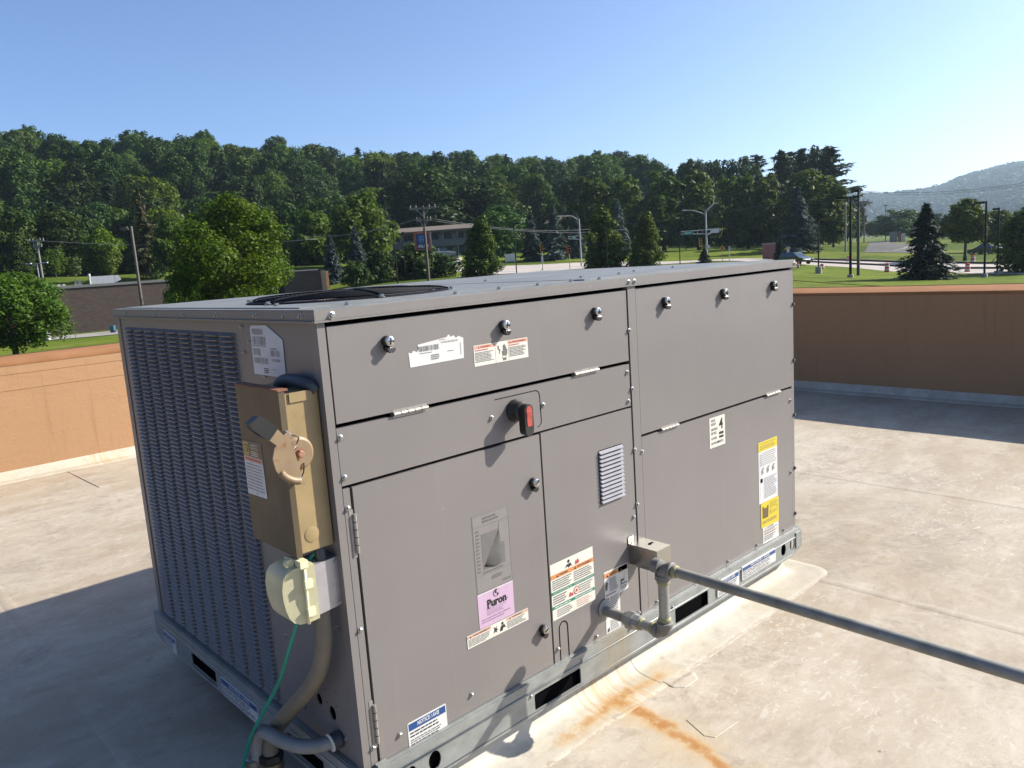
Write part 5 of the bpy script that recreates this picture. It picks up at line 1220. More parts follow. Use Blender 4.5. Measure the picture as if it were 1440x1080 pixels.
# right of the road
pk = lobes_crown('crown', 'leaf_row', 44, 4.4, 13.4, 5.0, 6400, .36, 'round', .30, .3)
one('leafy_tree', 'leafy tree right of the very dark spruce', 1358, 122, 279, 364, 62, pk, 14.2, 5.2)
one('leafy_tree', 'leafy tree between two black lamp posts by the blue car', 1402, 152, 296, 359, 54, pk, 14.2, 5.2)
rt = lobes_crown('crown', 'leaf_row', 46, 1.2, 8.2, 4.2, 6500, .26, 'round', .30, .3)
one('leafy_tree', 'leafy tree cut by the photo edge right of the lamp posts', 1450, 96, 292, 394, 84, rt, 8.8, 4.3)
for u, d, vt, vb, wd, lb in ((1262, 280, 294, 332, 56, 'dome shaped tree above the box trailer'), (1228, 330, 312, 332, 22, 'small far tree at the end of the tan lot'), (1205, 230, 282, 338, 26, 'thin tree right of the double head lamp'), (1192, 215, 290, 338, 30, 'scruffy tree behind the utility pole'), (1300, 310, 300, 335, 50, 'far tree behind the very dark spruce'), (1330, 290, 300, 338, 46, 'far tree between the dark spruce and a leafy tree'), (1245, 360, 316, 332, 26, 'far dark shrub beside the tan lot')):
    one('far_tree', lb, u, d, vt, vb, wd, FOREST[2 if wd > 40 else 0], 14.5, 6.2)

# ------------------------------------------------------------------ far hill with its wood, blue with distance
def far_z(u, d):
    top = np.interp(u, [1080, 1190, 1240, 1290, 1330, 1370, 1440, 1560, 1700], [300, 272, 272, 268, 255, 242, 230, 222, 240])
    return spot(u, float(top), 3700).z
bm = new(); us = np.linspace(1020, 1800, 60); ds_ = np.linspace(900, 2500, 18); G = []
for d in ds_:
    row = []
    for u in us:
        p = spot(u, 320, d*1.61); t = (d-900)/1400; t = min(1, t); t = t*t*(3-2*t)
        z = -3+(far_z(u, d)-24+3)*t+22*t*mnoise.noise((u*.02, d*.004, 2))
        row.append(bm.verts.new((p.x, p.y, z)))
    G.append(row)
for i in range(len(ds_)-1):
    for j in range(len(us)-1): bm.faces.new((G[i][j], G[i][j+1], G[i+1][j+1], G[i+1][j]))
HP = [[q.co.copy() for q in r] for r in G]
hill = build('far_hill', bm, 'far_green', smooth=True, kind='structure')
P, S_ = [], []
for k in range(9000):
    i, j = RNG.uniform(0, len(ds_)-1.001), RNG.uniform(0, len(us)-1.001); a, b = int(i), int(j)
    p = HP[a][b].lerp(HP[a][b+1], j-b).lerp(HP[a+1][b].lerp(HP[a+1][b+1], j-b), i-a)
    P.append(p); S_.append(RNG.uniform(14, 27))
P = np.array(P); n = len(P); reps = 24
PP = np.repeat(P, reps, 0); SS = np.repeat(np.array(S_), reps); D = RNG.normal(size=(n*reps, 3)); D[:, 2] = np.abs(D[:, 2]); D /= np.linalg.norm(D, axis=1, keepdims=True)
me = quads('far_wood', PP+D*SS[:, None]*np.array([.55, .55, .75])+np.array([0, 0, 2]), D+.22*RNG.normal(size=D.shape)+np.array([.25, -.1, .55]), SS*.26, 'leaf_far', 1.0)
link('far_wood', me, None, kind='stuff')

# ================================================================== BUILDINGS BEYOND
def frame_of(a, b):
    """matrix with X from a to b along the ground (facing side on -Y), origin at a"""
    t = Vector((b[0]-a[0], b[1]-a[1], 0)); L_ = t.length; t.normalize(); y = Vector((-t.y, t.x, 0))
    m = Matrix((t, y, Vector((0, 0, 1)))).transposed().to_4x4(); m.translation = Vector((a[0], a[1], a[2])); return m, L_
def bpart(root, name, bm, m, parent=None, **k):
    o = build(name, bm, m, parent or root, **k); return o
def ebuild(name, a, b, label, cat):
    m, L_ = frame_of(a, b); t = empty(name, (0, 0, 0), label, cat); t.matrix_world = m; return t, L_
# long dark brick building on the left
a = spot(-260, 500, 98); b = spot(448, 405, 101); a.z = b.z = GZ-.3
br, BL = ebuild('brick_building', a, b, 'long low dark brick building behind the trees on the left', 'building')
zt = spot(150, 398.5, 98).z-a.z
bm = new(); box(bm, 0, 0, 0, BL, 26, zt-.25); bpart(br, 'wall', bm, 'dark_brick')
bm = new(); box(bm, -.1, -.12, zt-.25, BL+.1, .5, zt+.02); box(bm, -.1, 25.6, zt-.25, BL+.1, 26.1, zt+.02); bpart(br, 'wall_cap', bm, 'motel_rail')
bm = new(); box(bm, 0, .5, zt-.35, BL, 25.6, zt-.25); bpart(br, 'roof', bm, 'white_strip')
pa, pb = spot(400, 400, 99), spot(452, 400, 99)
bl, bL = ebuild('block_wall', Vector((pa.x, pa.y, GZ-.3)), Vector((pb.x, pb.y, GZ-.3)), 'tan block wall end standing at the right end of the brick building', 'wall')
zb = spot(440, 380, 99).z-(GZ-.3)
bm = new(); box(bm, 0, -2.4, 0, bL, 6, zb); bpart(bl, 'wall', bm, 'dark_brick')
bm = new(); prism(bm, [(bL+.02, -2.38, 0), (bL+.02, .4, 0), (bL+.02, .4, zb-.1), (bL+.02, -2.38, zb-.1)], (.55, 0, 0)); bpart(bl, 'end_panel', bm, 'tan_block')
bm = new(); prism(bm, [(bL+.58, .4, 0), (bL+.58, 2.4, 0), (bL+.58, 2.4, zb-.2), (bL+.58, .4, zb-.2)], (.4, 0, 0)); bpart(bl, 'end_panel', bm, 'tan_block')
# things on that roof
inv = br.matrix_world
def roof_thing(name, u0, u1, v0, v1, d, label, cat, kind):
    p, q = spot(u0, v1, d), spot(u1, v1, d); zb0 = a.z+zt-.3; h = spot(u0, v0, d).z-zb0
    t, l_ = ebuild(name, Vector((p.x, p.y, zb0)), Vector((q.x, q.y, zb0)), label, cat); return t, l_, h
t, l_, h = roof_thing('rooftop_hood', 128, 172, 389, 402, 105, 'white metal hood with a sloping end on the brick building roof', 'roof unit', 0)
bm = new(); prism(bm, [(0, 0, 0), (l_*.78, 0, 0), (l_*.78, 0, h), (0, 0, h)], (0, 2.5, 0)); bpart(t, 'body', bm, 'white_paint')
bm = new(); prism(bm, [(l_*.79, 0, h*.3), (l_, 0, h*.55), (l_*.92, 0, h), (l_*.79, 0, h)], (0, 2.3, 0)); bpart(t, 'hood', bm, 'white_paint')
t, l_, h = roof_thing('vent_pipe', 126.5, 128.5, 385, 402, 103, 'thin vent pipe left of the white rooftop hood', 'pipe', 0)
bm = new(); tube(bm, [(l_/2, 0, 0), (l_/2, 0, h*.8)], .09, 8); bpart(t, 'pipe', bm, 'white_paint'); bm = new(); tube(bm, [(l_/2, 0, h*.8), (l_/2, 0, h)], .14, 8); bpart(t, 'cap', bm, 'white_paint')
t, l_, h = roof_thing('rooftop_fan', 105, 116, 392, 402, 104, 'grey rooftop fan left of the vent pipe', 'roof unit', 0)
bm = new(); box(bm, 0, 0, 0, l_, 1, h*.45); bpart(t, 'base', bm, 'motel_wall'); bm = new(); box(bm, l_*.05, .2, h*.45, l_*.3, .8, h); box(bm, l_*.5, .2, h*.45, l_*.95, .8, h*.8); bpart(t, 'housing', bm, 'motel_rail')
for u0, u1, lb in ((71, 77, 'leftmost of three white skylights on the brick building roof'), (81, 86, 'middle one of three white skylights on the brick building roof'), (88, 93, 'rightmost of three white skylights on the brick building roof')):
    t, l_, h = roof_thing('skylight', u0, u1, 402.2, 405, 103, lb, 'skylight', 0); h = max(h, .55)
    bm = new(); prism(bm, [(0, 0, 0), (l_, 0, 0), (l_, 0, h*.6), (l_*.8, 0, h), (l_*.2, 0, h), (0, 0, h*.6)], (0, 1.2, 0)); t.name = 'skylight'; bpart(t, 'dome', bm, 'white_paint')

# motel on the slope
a = ground_at(546, 172); b = ground_at(668, 168); a.z = b.z = spot(615, 361, 170).z-.6
mo, ML = ebuild('motel', a, b, 'two storey grey motel with a brown roof behind the store sign', 'building')
ze = spot(615, 326, 170).z-a.z
bm = new(); box(bm, 0, 1.6, 0, ML, 11, ze); bpart(mo, 'wall', bm, 'motel_wall')
bm = new(); prism(bm, [(-.8, -.5, ze), (-.8, 12, ze), (-.8, 6, ze+1.5), (-.8, -.5, ze+.35)], (ML+1.6, 0, 0)); bpart(mo, 'roof', bm, 'roof_shingle')
bm = new(); box(bm, 0, 0, ze*.48, ML, 1.6, ze*.52); bpart(mo, 'balcony_floor', bm, 'motel_wall')
bm = new(); box(bm, 0, -.05, ze*.52, ML, .05, ze*.72); bpart(mo, 'balcony_rail', bm, 'motel_rail')
for k in range(7):
    x = .4+k*(ML-.8)/6; bm = new(); box(bm, x-.12, 0, 0, x+.12, .24, ze*.48); box(bm, x-.12, .06, ze*.72, x+.12, .3, ze); bpart(mo, 'column', bm, 'motel_wall')
for st in (0, 1):
    for k in range(6):
        x = 1.6+k*(ML-2)/6; z = ze*(.06+.5*st)
        bm = new(); box(bm, x, 1.52, z+.2, x+1.0, 1.6, z+2.2); bpart(mo, 'door', bm, 'dark_window')
        bm = new(); box(bm, x+1.4, 1.5, z+.8, x+2.7, 1.6, z+2.1); wn = bpart(mo, 'window', bm, 'dark_window')
        bm = new(); box(bm, x+1.45, 1.47, z+.85, x+2.0, 1.5, z+2.05); bpart(mo, 'curtain', bm, 'curtain_pane', wn)
# small house whose roof shows above the spruces
a = ground_at(771, 190); b = ground_at(801, 188); a.z = b.z = spot(770, 318, 189).z-3
ho, HL = ebuild('house', a, b, 'small house with a brown roof above the blue spruces', 'house')
hr = spot(785, 302, 189).z-a.z
bm = new(); box(bm, 0, 0, 0, HL, 8, hr*.68); bpart(ho, 'wall', bm, 'motel_rail')
bm = new(); prism(bm, [(-.4, -.5, hr*.66), (-.4, 8.5, hr*.66), (-.4, 4, hr)], (HL+.8, 0, 0)); bpart(ho, 'roof', bm, 'roof_shingle')
for k in range(2): bm = new(); box(bm, .7+k*2.2, -.04, hr*.25, 1.7+k*2.2, 0, hr*.55); bpart(ho, 'window', bm, 'dark_window')
# far white gabled house and the box trailer
a = ground_at(1180, 250); b = ground_at(1190, 250); a.z = b.z = spot(1185, 339, 250).z
t, hl = ebuild('house', a, b, 'tiny white gabled house at the end of the right hand trees', 'house'); h = 2.6
bm = new(); box(bm, 0, 0, 0, hl, 5, 1.5); bpart(t, 'wall', bm, 'siding'); bm = new(); prism(bm, [(-.2, -.2, 1.45), (hl+.2, -.2, 1.45), (hl/2, -.2, h)], (0, 5.4, 0)); bpart(t, 'roof', bm, 'siding')
a = ground_at(1251, 250); b = ground_at(1273, 250); a.z = b.z = spot(1262, 345.5, 250).z
t, tl = ebuild('box_trailer', a, b, 'pale box trailer with a red band parked at the tan lot', 'trailer')
bm = new(); box(bm, 0, 0, .9, tl*.50, 2.4, 3.9); bpart(t, 'box', bm, 'motel_wall'); bm = new(); box(bm, tl*.53, .1, .9, tl*.76, 2.3, 4.0); bpart(t, 'red_panel', bm, 'rust_red'); bm = new(); box(bm, tl*.78, .2, .7, tl, 2.2, 3.4); bpart(t, 'cab', bm, 'white_paint')
bm = new(); box(bm, .1, .1, .4, tl*.74, 2.3, .9); bpart(t, 'chassis', bm, 'dark_gap')
for x in (.12, .25, .62, .88):
    bm = new(); lathe(bm, [(.45, 0), (.45, .3)], 12, axis_m((tl*x, .3, .45), (0, -1, 0))); bpart(t, 'wheel', bm, 'rubber')
# brick monument sign and white marker
a = ground_at(1072, 124); b = ground_at(1090, 124); a.z = b.z = spot(1081, 363, 124).z-.2
t, l_ = ebuild('monument_sign', a, b, 'reddish brick monument sign left of a small spruce', 'sign'); h = spot(1081, 342, 124).z-a.z
bm = new(); box(bm, 0, 0, 0, l_, .5, h*.93); bpart(t, 'brick_base', bm, 'rust_red'); bm = new(); box(bm, -.1, -.06, h*.93, l_+.1, .56, h); bpart(t, 'cap', bm, 'concrete')
a = ground_at(1106, 122); b = ground_at(1110, 122); a.z = b.z = spot(1108, 361, 122).z-.3
t, l_ = ebuild('marker_post', a, b, 'short white post with a tan cap right of the small spruce', 'post'); h = spot(1108, 347, 122).z-a.z
bm = new(); box(bm, 0, 0, 0, l_, .4, h*.8); bpart(t, 'post', bm, 'white_paint'); bm = new(); box(bm, -.08, -.05, h*.8, l_+.08, .45, h); bpart(t, 'cap', bm, 'tan_block')
a = ground_at(710, 126); b = ground_at(725, 126); a.z = b.z = spot(717, 370, 126).z-.3
t, l_ = ebuild('yard_sign', a, b, 'low white yard sign left of the blue spruces', 'sign'); h = spot(717, 357, 126).z-a.z
bm = new(); box(bm, .1, 0, h*.32, l_-.05, .12, h); bpart(t, 'board', bm, 'white_paint')
for x in (.05, l_-.15): bm = new(); box(bm, x, -.02, 0, x+.12, .14, h*1.05); bpart(t, 'post', bm, 'white_paint')

# ================================================================== STREET THINGS
def foot(u, v, d, drop=0):
    """foot of a post: the ground below the photo point, or hidden behind the roof edge"""
    p = spot(u, v, d); return Vector((p.x, p.y, terrain(p.x, p.y)-drop))
def pole_thing(name, label, cat, u, d, vtop, r0, r1, m, group=None, part_name='pole', u_top=None):
    p = foot(u, 360, d); top = spot(u if u_top is None else u_top, vtop, d).z
    t = empty(name, p, label, cat, group, -YAW); h = top-p.z      # local X = to the right in the photo, local Y = away
    bm = new(); tube(bm, [(0, 0, -.3), (0, 0, h)], [r0, r1], 10); build(part_name, bm, m, t, auto=40); return t, h
def lamp(name, label, u, d, vtop, arms, m='black_post', r=.11, base=None, head=(.75, .32, .16), group='parking lot lamp posts'):
    """square-head parking lamp; arms = list of (direction +1/-1, length)"""
    t, h = pole_thing(name, label, 'lamp post', u, d, vtop, r, r*.8, m, group)
    for sgn, L_ in arms:
        bm = new(); tube(bm, [(0, 0, h-.12), (sgn*L_*.5, 0, h-.06)], .05, 6); build('arm', bm, m, t)
        bm = new(); x0, x1 = sorted((sgn*L_*.35, sgn*L_)); box(bm, x0, -head[1], h-.22, x1, head[1], h-.02); ho_ = build('lamp_head', bm, m, t, bevel=.03, seg=1)
        bm = new(); box(bm, x0+.06, -head[1]+.06, h-.235, x1-.06, head[1]-.06, h-.222); build('lens', bm, 'curtain_pane', ho_)
    if base:
        bm = new(); lathe(bm, [(base[0], -.4), (base[0], base[1]), (base[0]*.9, base[1]+.04)], 14); build('concrete_base', bm, 'concrete', t, auto=35)
    return t, h
t, h = lamp('lamp_post', 'tall brown lamp post standing before the dark brick wall', 190, 62, 318, [(-1, .72)], 'brown_post', .12, group=None, head=(.5, .14, .12))
lamp('lamp_post', 'slender black lamp post left of the double head lamp, on a concrete base', 1151, 94, 304, [(-1, .4), (1, .4)], 'black_post', .085, (.34, .75))
lamp('lamp_post', 'thick black lamp post with two heads above the road verge', 1196, 88, 276, [(-1, 1.35), (1, .75)], 'black_post', .14, (.30, .3), head=(.8, .35, .2))
lamp('lamp_post', 'black lamp post with one long arm before the blue car', 1385, 88, 283, [(-1, .98)], 'black_post', .10, (.28, .35))
lamp('lamp_post', 'thin black lamp post with a short arm, right of the long arm one', 1403, 92, 292, [(-1, .46)], 'black_post', .085, (.28, .4))
lamp('lamp_post', 'dark thin lamp post between the spruces and the store sign', 556, 84, 317, [(-1, .35), (1, .35)], 'black_post', .075)
lamp('lamp_post', 'thinnest dark post just left of the store sign', 568, 96, 326, [(1, .3)], 'black_post', .06)
lamp('lamp_post', 'black lamp post on the pavement left of the blue spruces', 725, 96, 313, [(1, .72)], 'black_post', .07)
lamp('lamp_post', 'dark lamp post in front of the taller egg shaped tree', 854, 92, 313, [(1, .3)], 'black_post', .06)
lamp('lamp_post', 'dark lamp post left of the large traffic signal pole', 956, 108, 326, [(-1, .3)], 'black_post', .07)
# two-armed pale lamp and utility pole at far left
t, h = pole_thing('street_lamp', 'pale twin arm street lamp behind the round tree on the left', 'street lamp', 50, 118, 371, .09, .07, 'grey_post')
for sg in (-1, 1):
    bm = new(); tube(bm, [(0, 0, h-.05), (sg*1.2, 0, h+.05)], .04, 6); build('arm', bm, 'grey_post', t); bm = new(); box(bm, sorted((sg*.7, sg*1.4))[0], -.12, h, sorted((sg*.7, sg*1.4))[1], .12, h+.14); build('lamp_head', bm, 'white_paint', t)
POLES = {}
def utility(key, label, u, d, vtop, r, arms, m='wood_pole', trans=None):
    t, h = pole_thing('utility_pole', label, 'utility pole', u, d, vtop, r, r*.7, m)
    for dz, w_ in arms:
        bm = new(); box(bm, -w_, -.09, h-dz-.1, w_, .03, h-dz+.1); ar = build('crossarm', bm, 'pale_wood_pole' if m != 'black_post' else m, t)
        for x in (-w_*.92, -w_*.5, w_*.5, w_*.92):
            bm = new(); lathe(bm, [(.06, 0), (.05, .12), (.07, .16), (.04, .24)], 8, Matrix.Translation((x, 0, h-dz+.1))); build('insulator', bm, 'concrete', ar)
        for sg in (-1, 1):
            bm = new(); tube(bm, [(0, -.12, h-dz-.8), (sg*w_*.55, -.10, h-dz-.05)], .03, 5); build('brace', bm, 'grey_post', ar)
    if trans:
        for x in trans:
            bm = new(); lathe(bm, [(.22, 0), (.24, .05), (.24, .75), (.18, .85)], 10, Matrix.Translation((x, 0, h-2.0))); build('transformer', bm, 'grey_post', t, auto=35)
    POLES[key] = (t.location.copy(), h); return t, h
utility('L', 'pale utility pole beside the twin arm street lamp', 55, 126, 337, .17, [(.15, 1.0), (.9, .6)], 'pale_wood_pole')
utility('C', 'wooden utility pole with crossarms in front of the store sign', 600, 82, 289, .17, [(.25, 1.35), (1.45, .75)], 'wood_pole')
t, h = utility('R', 'wooden utility pole with a crossarm right of the double head lamp', 1207, 93, 267, .17, [(1.3, 1.1)], 'wood_pole')
bm = new(); box(bm, -.35, -.15, h-.25, .0, .15, h+.05); build('bracket', bm, 'black_post', t)
utility('R2', 'pale utility pole left of the double head lamp', 1189, 150, 287, .16, [], 'pale_wood_pole')
utility('R3', 'thin far utility pole right of the wooden one', 1215, 190, 284, .13, [(.4, 1.3)], 'wood_pole')
utility('R4', 'thin far pole against the hazy hill above the dome shaped tree', 1245, 300, 288, .16, [(.3, .8)], 'wood_pole')
# wires
def wire(label, p, q, sag, r=.022, m='wire_dark', name='overhead_wire'):
    pts = [Vector(p).lerp(Vector(q), k/20)-Vector((0, 0, sag*4*(k/20)*(1-k/20))) for k in range(21)]
    bm = new(); tube(bm, pts, r, 5); o = build(name, bm, m, smooth=True); tag(o, label, 'wire')
def ptop(k, dz=0, dx=0):
    l, h = POLES[k]; return l+Vector((math.cos(YAW)*dx, -math.sin(YAW)*dx, h-dz))
wire('wire from the left utility pole across the wood towards the maple', ptop('L', .1), spot(445, 336, 122), .8, .035, 'wire_pale')
wire('pale wire from behind the maple up to the middle utility pole', spot(425, 332, 110), ptop('C', 1.3, -.7), .6, .03, 'wire_pale')
wire('upper wire from the middle utility pole to behind the egg shaped trees', ptop('C', 1.3, .7), spot(860, 318, 140), 1.0, .03)
wire('lower wire from the middle utility pole to behind the egg shaped trees', ptop('C', 1.5, .7), spot(880, 322, 140), .9, .026)
wire('wire passing behind the large traffic signal pole', spot(860, 316, 138), spot(1095, 284, 130), .6, .03)
wire('long wire from the right utility pole across the hazy hill', ptop('R', .1), spot(1560, 232, 90), 1.0, .024, 'wire_pale')
wire('second long wire just under the one across the hazy hill', ptop('R', .25), spot(1560, 236, 90), 1.0, .018, 'wire_pale')
# discount store sign: two-sided lit box on a post, orange frame, blue face with the mark and name
p = foot(594, 340, 90); sg = empty('store_sign', p, 'orange framed blue grocery sign on a pole in the middle distance', 'sign', None, -YAW+.25)
z0, z1 = spot(594, 351.5, 90).z-p.z, spot(594, 326.5, 90).z-p.z; sw_ = 1.05; zz = z1-z0
bm = new(); tube(bm, [(.30, .12, -.3), (.30, .12, z0)], .09, 8); build('post', bm, 'grey_post', sg)
bm = new(); box(bm, -sw_*.85, -.22, z0, sw_*.85, .22, z1); build('frame', bm, 'sign_orange', sg, bevel=.03, seg=1)
bm = new(); box(bm, sw_*.86, -.20, z0+.1, sw_*.98, .30, z1-.05); build('side_panel', bm, 'siding', sg)
s = Sticker((-sw_*.85, -.221, z0), (1, 0, 0), (0, 0, 1), (0, -1, 0), lift=.012); WW = sw_*1.7
s.rect(WW*.09, zz*.05, WW*.91, zz*.93, 'sign_blue', 0)
for k in range(4): s.rect(WW*(.28+.12*k), zz*.42, WW*(.36+.12*k), zz*.80, 'sign_cyan', 20)
s.rect(WW*.24, zz*.56, WW*.78, zz*.62, 'sign_cyan', 40)
s.text('ALDI', WW*.17, zz*.14, WW*.84, zz*.31, 'st_white', 30, 2); s.done('sign_face', sg)
# traffic signals
def signal_head(t, x, z, back, h=1.05, w_=.34):
    bm = new(); box(bm, x-w_/2, -.18, z-h/2, x+w_/2, .12, z+h/2); hd = build('signal_head', bm, back, t, bevel=.02, seg=1)
    for k in range(3):
        bm = new(); lathe(bm, [(.13, 0), (.14, .16), (.12, .16)], 10, axis_m((x+.0, -.18, z+h/2-.18-.34*k), (0, -1, -.1))); build('visor', bm, 'black_post', hd)
def signal_post(label, u, d, vb, vt, m, back, extra=None):
    p = foot(u, vb, d); t = empty('traffic_signal', p, label, 'traffic light', None, -YAW); h = spot(u, vt, d).z-p.z
    bm = new(); tube(bm, [(0, 0, -.3), (0, 0, h-.3)], .06, 8); build('post', bm, m, t); signal_head(t, 0, h-.5, back); return t, h
t, h = signal_post('signal post with a white box left of the red faced one', 763.5, 108, 380, 343, 'grey_post', 'signal_yellow')
bm = new(); box(bm, -.14, -.16, 1.15, .14, .1, 1.85); build('white_box', bm, 'white_paint', t); bm = new(); lathe(bm, [(.24, -.2), (.22, .1), (.1, .25)], 10); build('foot', bm, 'siding', t)
t, h = signal_post('orange sided signal post right of the one with a white box', 802, 106, 384, 346, 'grey_post', 'signal_yellow')
bm = new(); box(bm, -.42, -.10, h-.95, -.18, .1, h-.05); build('signal_back', bm, 'signal_red', t)
t, h = signal_post('black signal head on a pale post right of the yellow diamond sign', 1026, 116, 372, 336, 'white_paint', 'black_post'); bm = new(); box(bm, -.13, -.2, 1.6, .13, -.06, 2.3); build('white_box', bm, 'white_paint', t)
# lamp pole with the green street-name blade
p = foot(817, 360, 118); t = empty('signal_pole', p, 'pale signal pole with a green street sign beside the tall egg shaped tree', 'traffic light', None, -YAW); h = spot(817, 307, 118).z-p.z
bm = new(); tube(bm, [(0, 0, -.3), (0, 0, h)], [.13, .08], 10); build('pole', bm, 'grey_post', t, auto=40)
bm = new(); tube(bm, curve([(0, 0, h-.35), (-.6, 0, h+.15), (-1.1, 0, h+.45), (-1.7, 0, h+.5)], 4), .045, 6); build('lamp_arm', bm, 'grey_post', t); bm = new(); box(bm, -2.0, -.12, h+.42, -1.3, .12, h+.56); build('lamp_head', bm, 'white_paint', t, bevel=.03, seg=1)
zs = spot(810, 334, 118).z-p.z
bm = new(); tube(bm, [(0, 0, zs+.25), (-1.8, 0, zs+.15)], .06, 6); tube(bm, [(0, 0, zs-.3), (-1.8, 0, zs-.1)], .06, 6); build('mast_arm', bm, 'grey_post', t)
bm = new(); box(bm, -1.25, -.05, zs-.22, -.55, .02, zs+.22); build('street_sign', bm, 'sign_green', t); bm = new(); box(bm, -1.1, -.058, zs-.06, -.7, -.051, zs+.06); build('sign_lettering', bm, 'white_paint', t)
# large mast-arm pole
p = foot(994, 360, 122); t = empty('signal_pole', p, 'tall pale traffic signal pole with a mast arm and twin lamp arms', 'traffic light', None, -YAW); h = spot(994, 297, 122).z-p.z; px = 122/FPX
bm = new(); tube(bm, [(0, 0, -.3), (0, 0, h)], [.17, .11], 10); build('pole', bm, 'grey_post', t, auto=40)
bm = new(); tube(bm, curve([(0, 0, h-.5), (-8*px, 0, h-.1), (-17*px, 0, h+.25), (-27*px, 0, h+.35)], 4), .05, 6); build('lamp_arm', bm, 'grey_post', t); bm = new(); box(bm, -31*px, -.14, h+.28, -25*px, .14, h+.44); build('lamp_head', bm, 'white_paint', t, bevel=.03, seg=1)
bm = new(); tube(bm, [(0, 0, h-.2), (11*px, 0, h+1.0)], .06, 6); tube(bm, [(0, 0, h+.1), (11*px, 0, h+1.05)], .05, 6); build('lamp_arm', bm, 'white_paint', t); bm = new(); box(bm, 10*px, -.14, h+.98, 16*px, .14, h+1.14); build('lamp_head', bm, 'white_paint', t, bevel=.03, seg=1)
bm = new(); tube(bm, [(11*px, 0, h+1.0), (11.5*px, 0, h+1.95)], .04, 6); box(bm, 10.5*px, -.2, h+1.9, 13.5*px, .15, h+2.12); build('camera_stalk', bm, 'white_paint', t)
za = spot(985, 326.5, 122).z-p.z
bm = new(); tube(bm, [(0, 0, za+.3), (-34*px, 0, za+.25)], .06, 6); tube(bm, [(0, 0, za-.3), (-34*px, 0, za-.1)], .06, 6); build('mast_arm', bm, 'grey_post', t)
for x in (-5, -12, -18): bm = new(); tube(bm, [(x*px, 0, za-.28), (x*px, 0, za+.28)], .035, 5); build('strut', bm, 'grey_post', t)
bm = new(); box(bm, -31*px, -.10, za-.25, -18*px, -.06, za+.25); build('street_sign', bm, 'sign_green', t)
bm = new(); box(bm, -29*px, -.108, za-.06, -21*px, -.101, za+.06); build('sign_lettering', bm, 'white_paint', t)
bm = new(); prism(bm, [(1*px, 0, za-.55), (8*px, 0, za-.25), (17*px, 0, za-.25), (18*px, 0, za+.1), (17*px, 0, za+.4), (1*px, 0, za+.4), (1*px, 0, za+.25), (6*px, 0, za+.2), (6*px, 0, za-.1), (1*px, 0, za-.35)], (0, .12, 0)); build('back_sign', bm, 'white_paint', t)
signal_head(t, -8*px, spot(986, 341, 122).z-p.z, 'signal_yellow', 1.25, .42); signal_head(t, -38*px, za, 'black_post', 1.0, .36)
bm = new(); box(bm, .1, -.2, spot(996, 347, 122).z-p.z-.25, .45, .1, spot(996, 347, 122).z-p.z+.25); build('white_box', bm, 'white_paint', t)
p = foot(1016, 366, 119); t = empty('warning_sign', p, 'yellow diamond road sign on a thin post', 'road sign', None, -YAW); h = spot(1016, 349, 119).z-p.z
bm = new(); tube(bm, [(0, 0, -.2), (0, 0, h)], .035, 6); build('post', bm, 'brown_post', t)
bm = new(); prism(bm, [(0, -.04, h-.45), (.45, -.04, h), (0, -.04, h+.45), (-.45, -.04, h)], (0, .03, 0)); build('plate', bm, 'signal_yellow', t); bm = new(); prism(bm, [(-.05, -.05, h-.2), (.05, -.05, h-.2), (.05, -.05, h+.02), (.14, -.05, h+.02), (0, -.05, h+.22), (-.14, -.05, h+.02), (-.05, -.05, h+.02)], (0, .008, 0)); build('symbol', bm, 'black_post', t)
# traffic drums
def barrel(label, u, v, d):
    p = foot(u, v, d); p.z = spot(u, v, d).z if abs(spot(u, v, d).z-p.z) < 1.2 else p.z
    t = empty('traffic_barrel', p, label, 'traffic barrel', 'orange and white traffic barrels along the road')
    bm = new(); lathe(bm, [(.42, 0), (.42, .10), (.34, .12)], 16); build('rubber_base', bm, 'rubber', t, auto=35)
    for k in range(5):
        r = .30-.018*k; bm = new(); lathe(bm, [(r, .12+.2*k), (r-.012, .315+.2*k)], 16); build('orange_band' if k % 2 == 0 else 'white_band', bm, 'barrel_orange' if k % 2 == 0 else 'barrel_white', t, auto=35)
    bm = new(); box(bm, -.12, -.03, 1.115, .12, .03, 1.20); build('handle', bm, 'barrel_orange', t, bevel=.01)
barrel('barrel beside the slender lamp post on a concrete base', 1156, 384.5, 103); barrel('barrel midway between the double head lamp and the dark spruce', 1247.5, 384, 101)
barrel('barrel nearer the roof, right of the dark spruce', 1360.5, 385, 98); barrel('barrel across the road, right of the dark spruce', 1368, 371, 120); barrel('barrel partly behind the double head lamp post', 1193, 371.5, 122)
p = foot(1123, 383, 104); t = empty('traffic_cone', p, 'small orange cone in front of the dark green car', 'traffic cone')
bm = new(); box(bm, -.2, -.2, 0, .2, .2, .04); build('base', bm, 'rubber', t); bm = new(); lathe(bm, [(.15, .04), (.03, .75)], 12); build('cone', bm, 'barrel_orange', t, auto=35); bm = new(); lathe(bm, [(.105, .33), (.075, .50)], 12); build('white_collar', bm, 'barrel_white', t, auto=35)
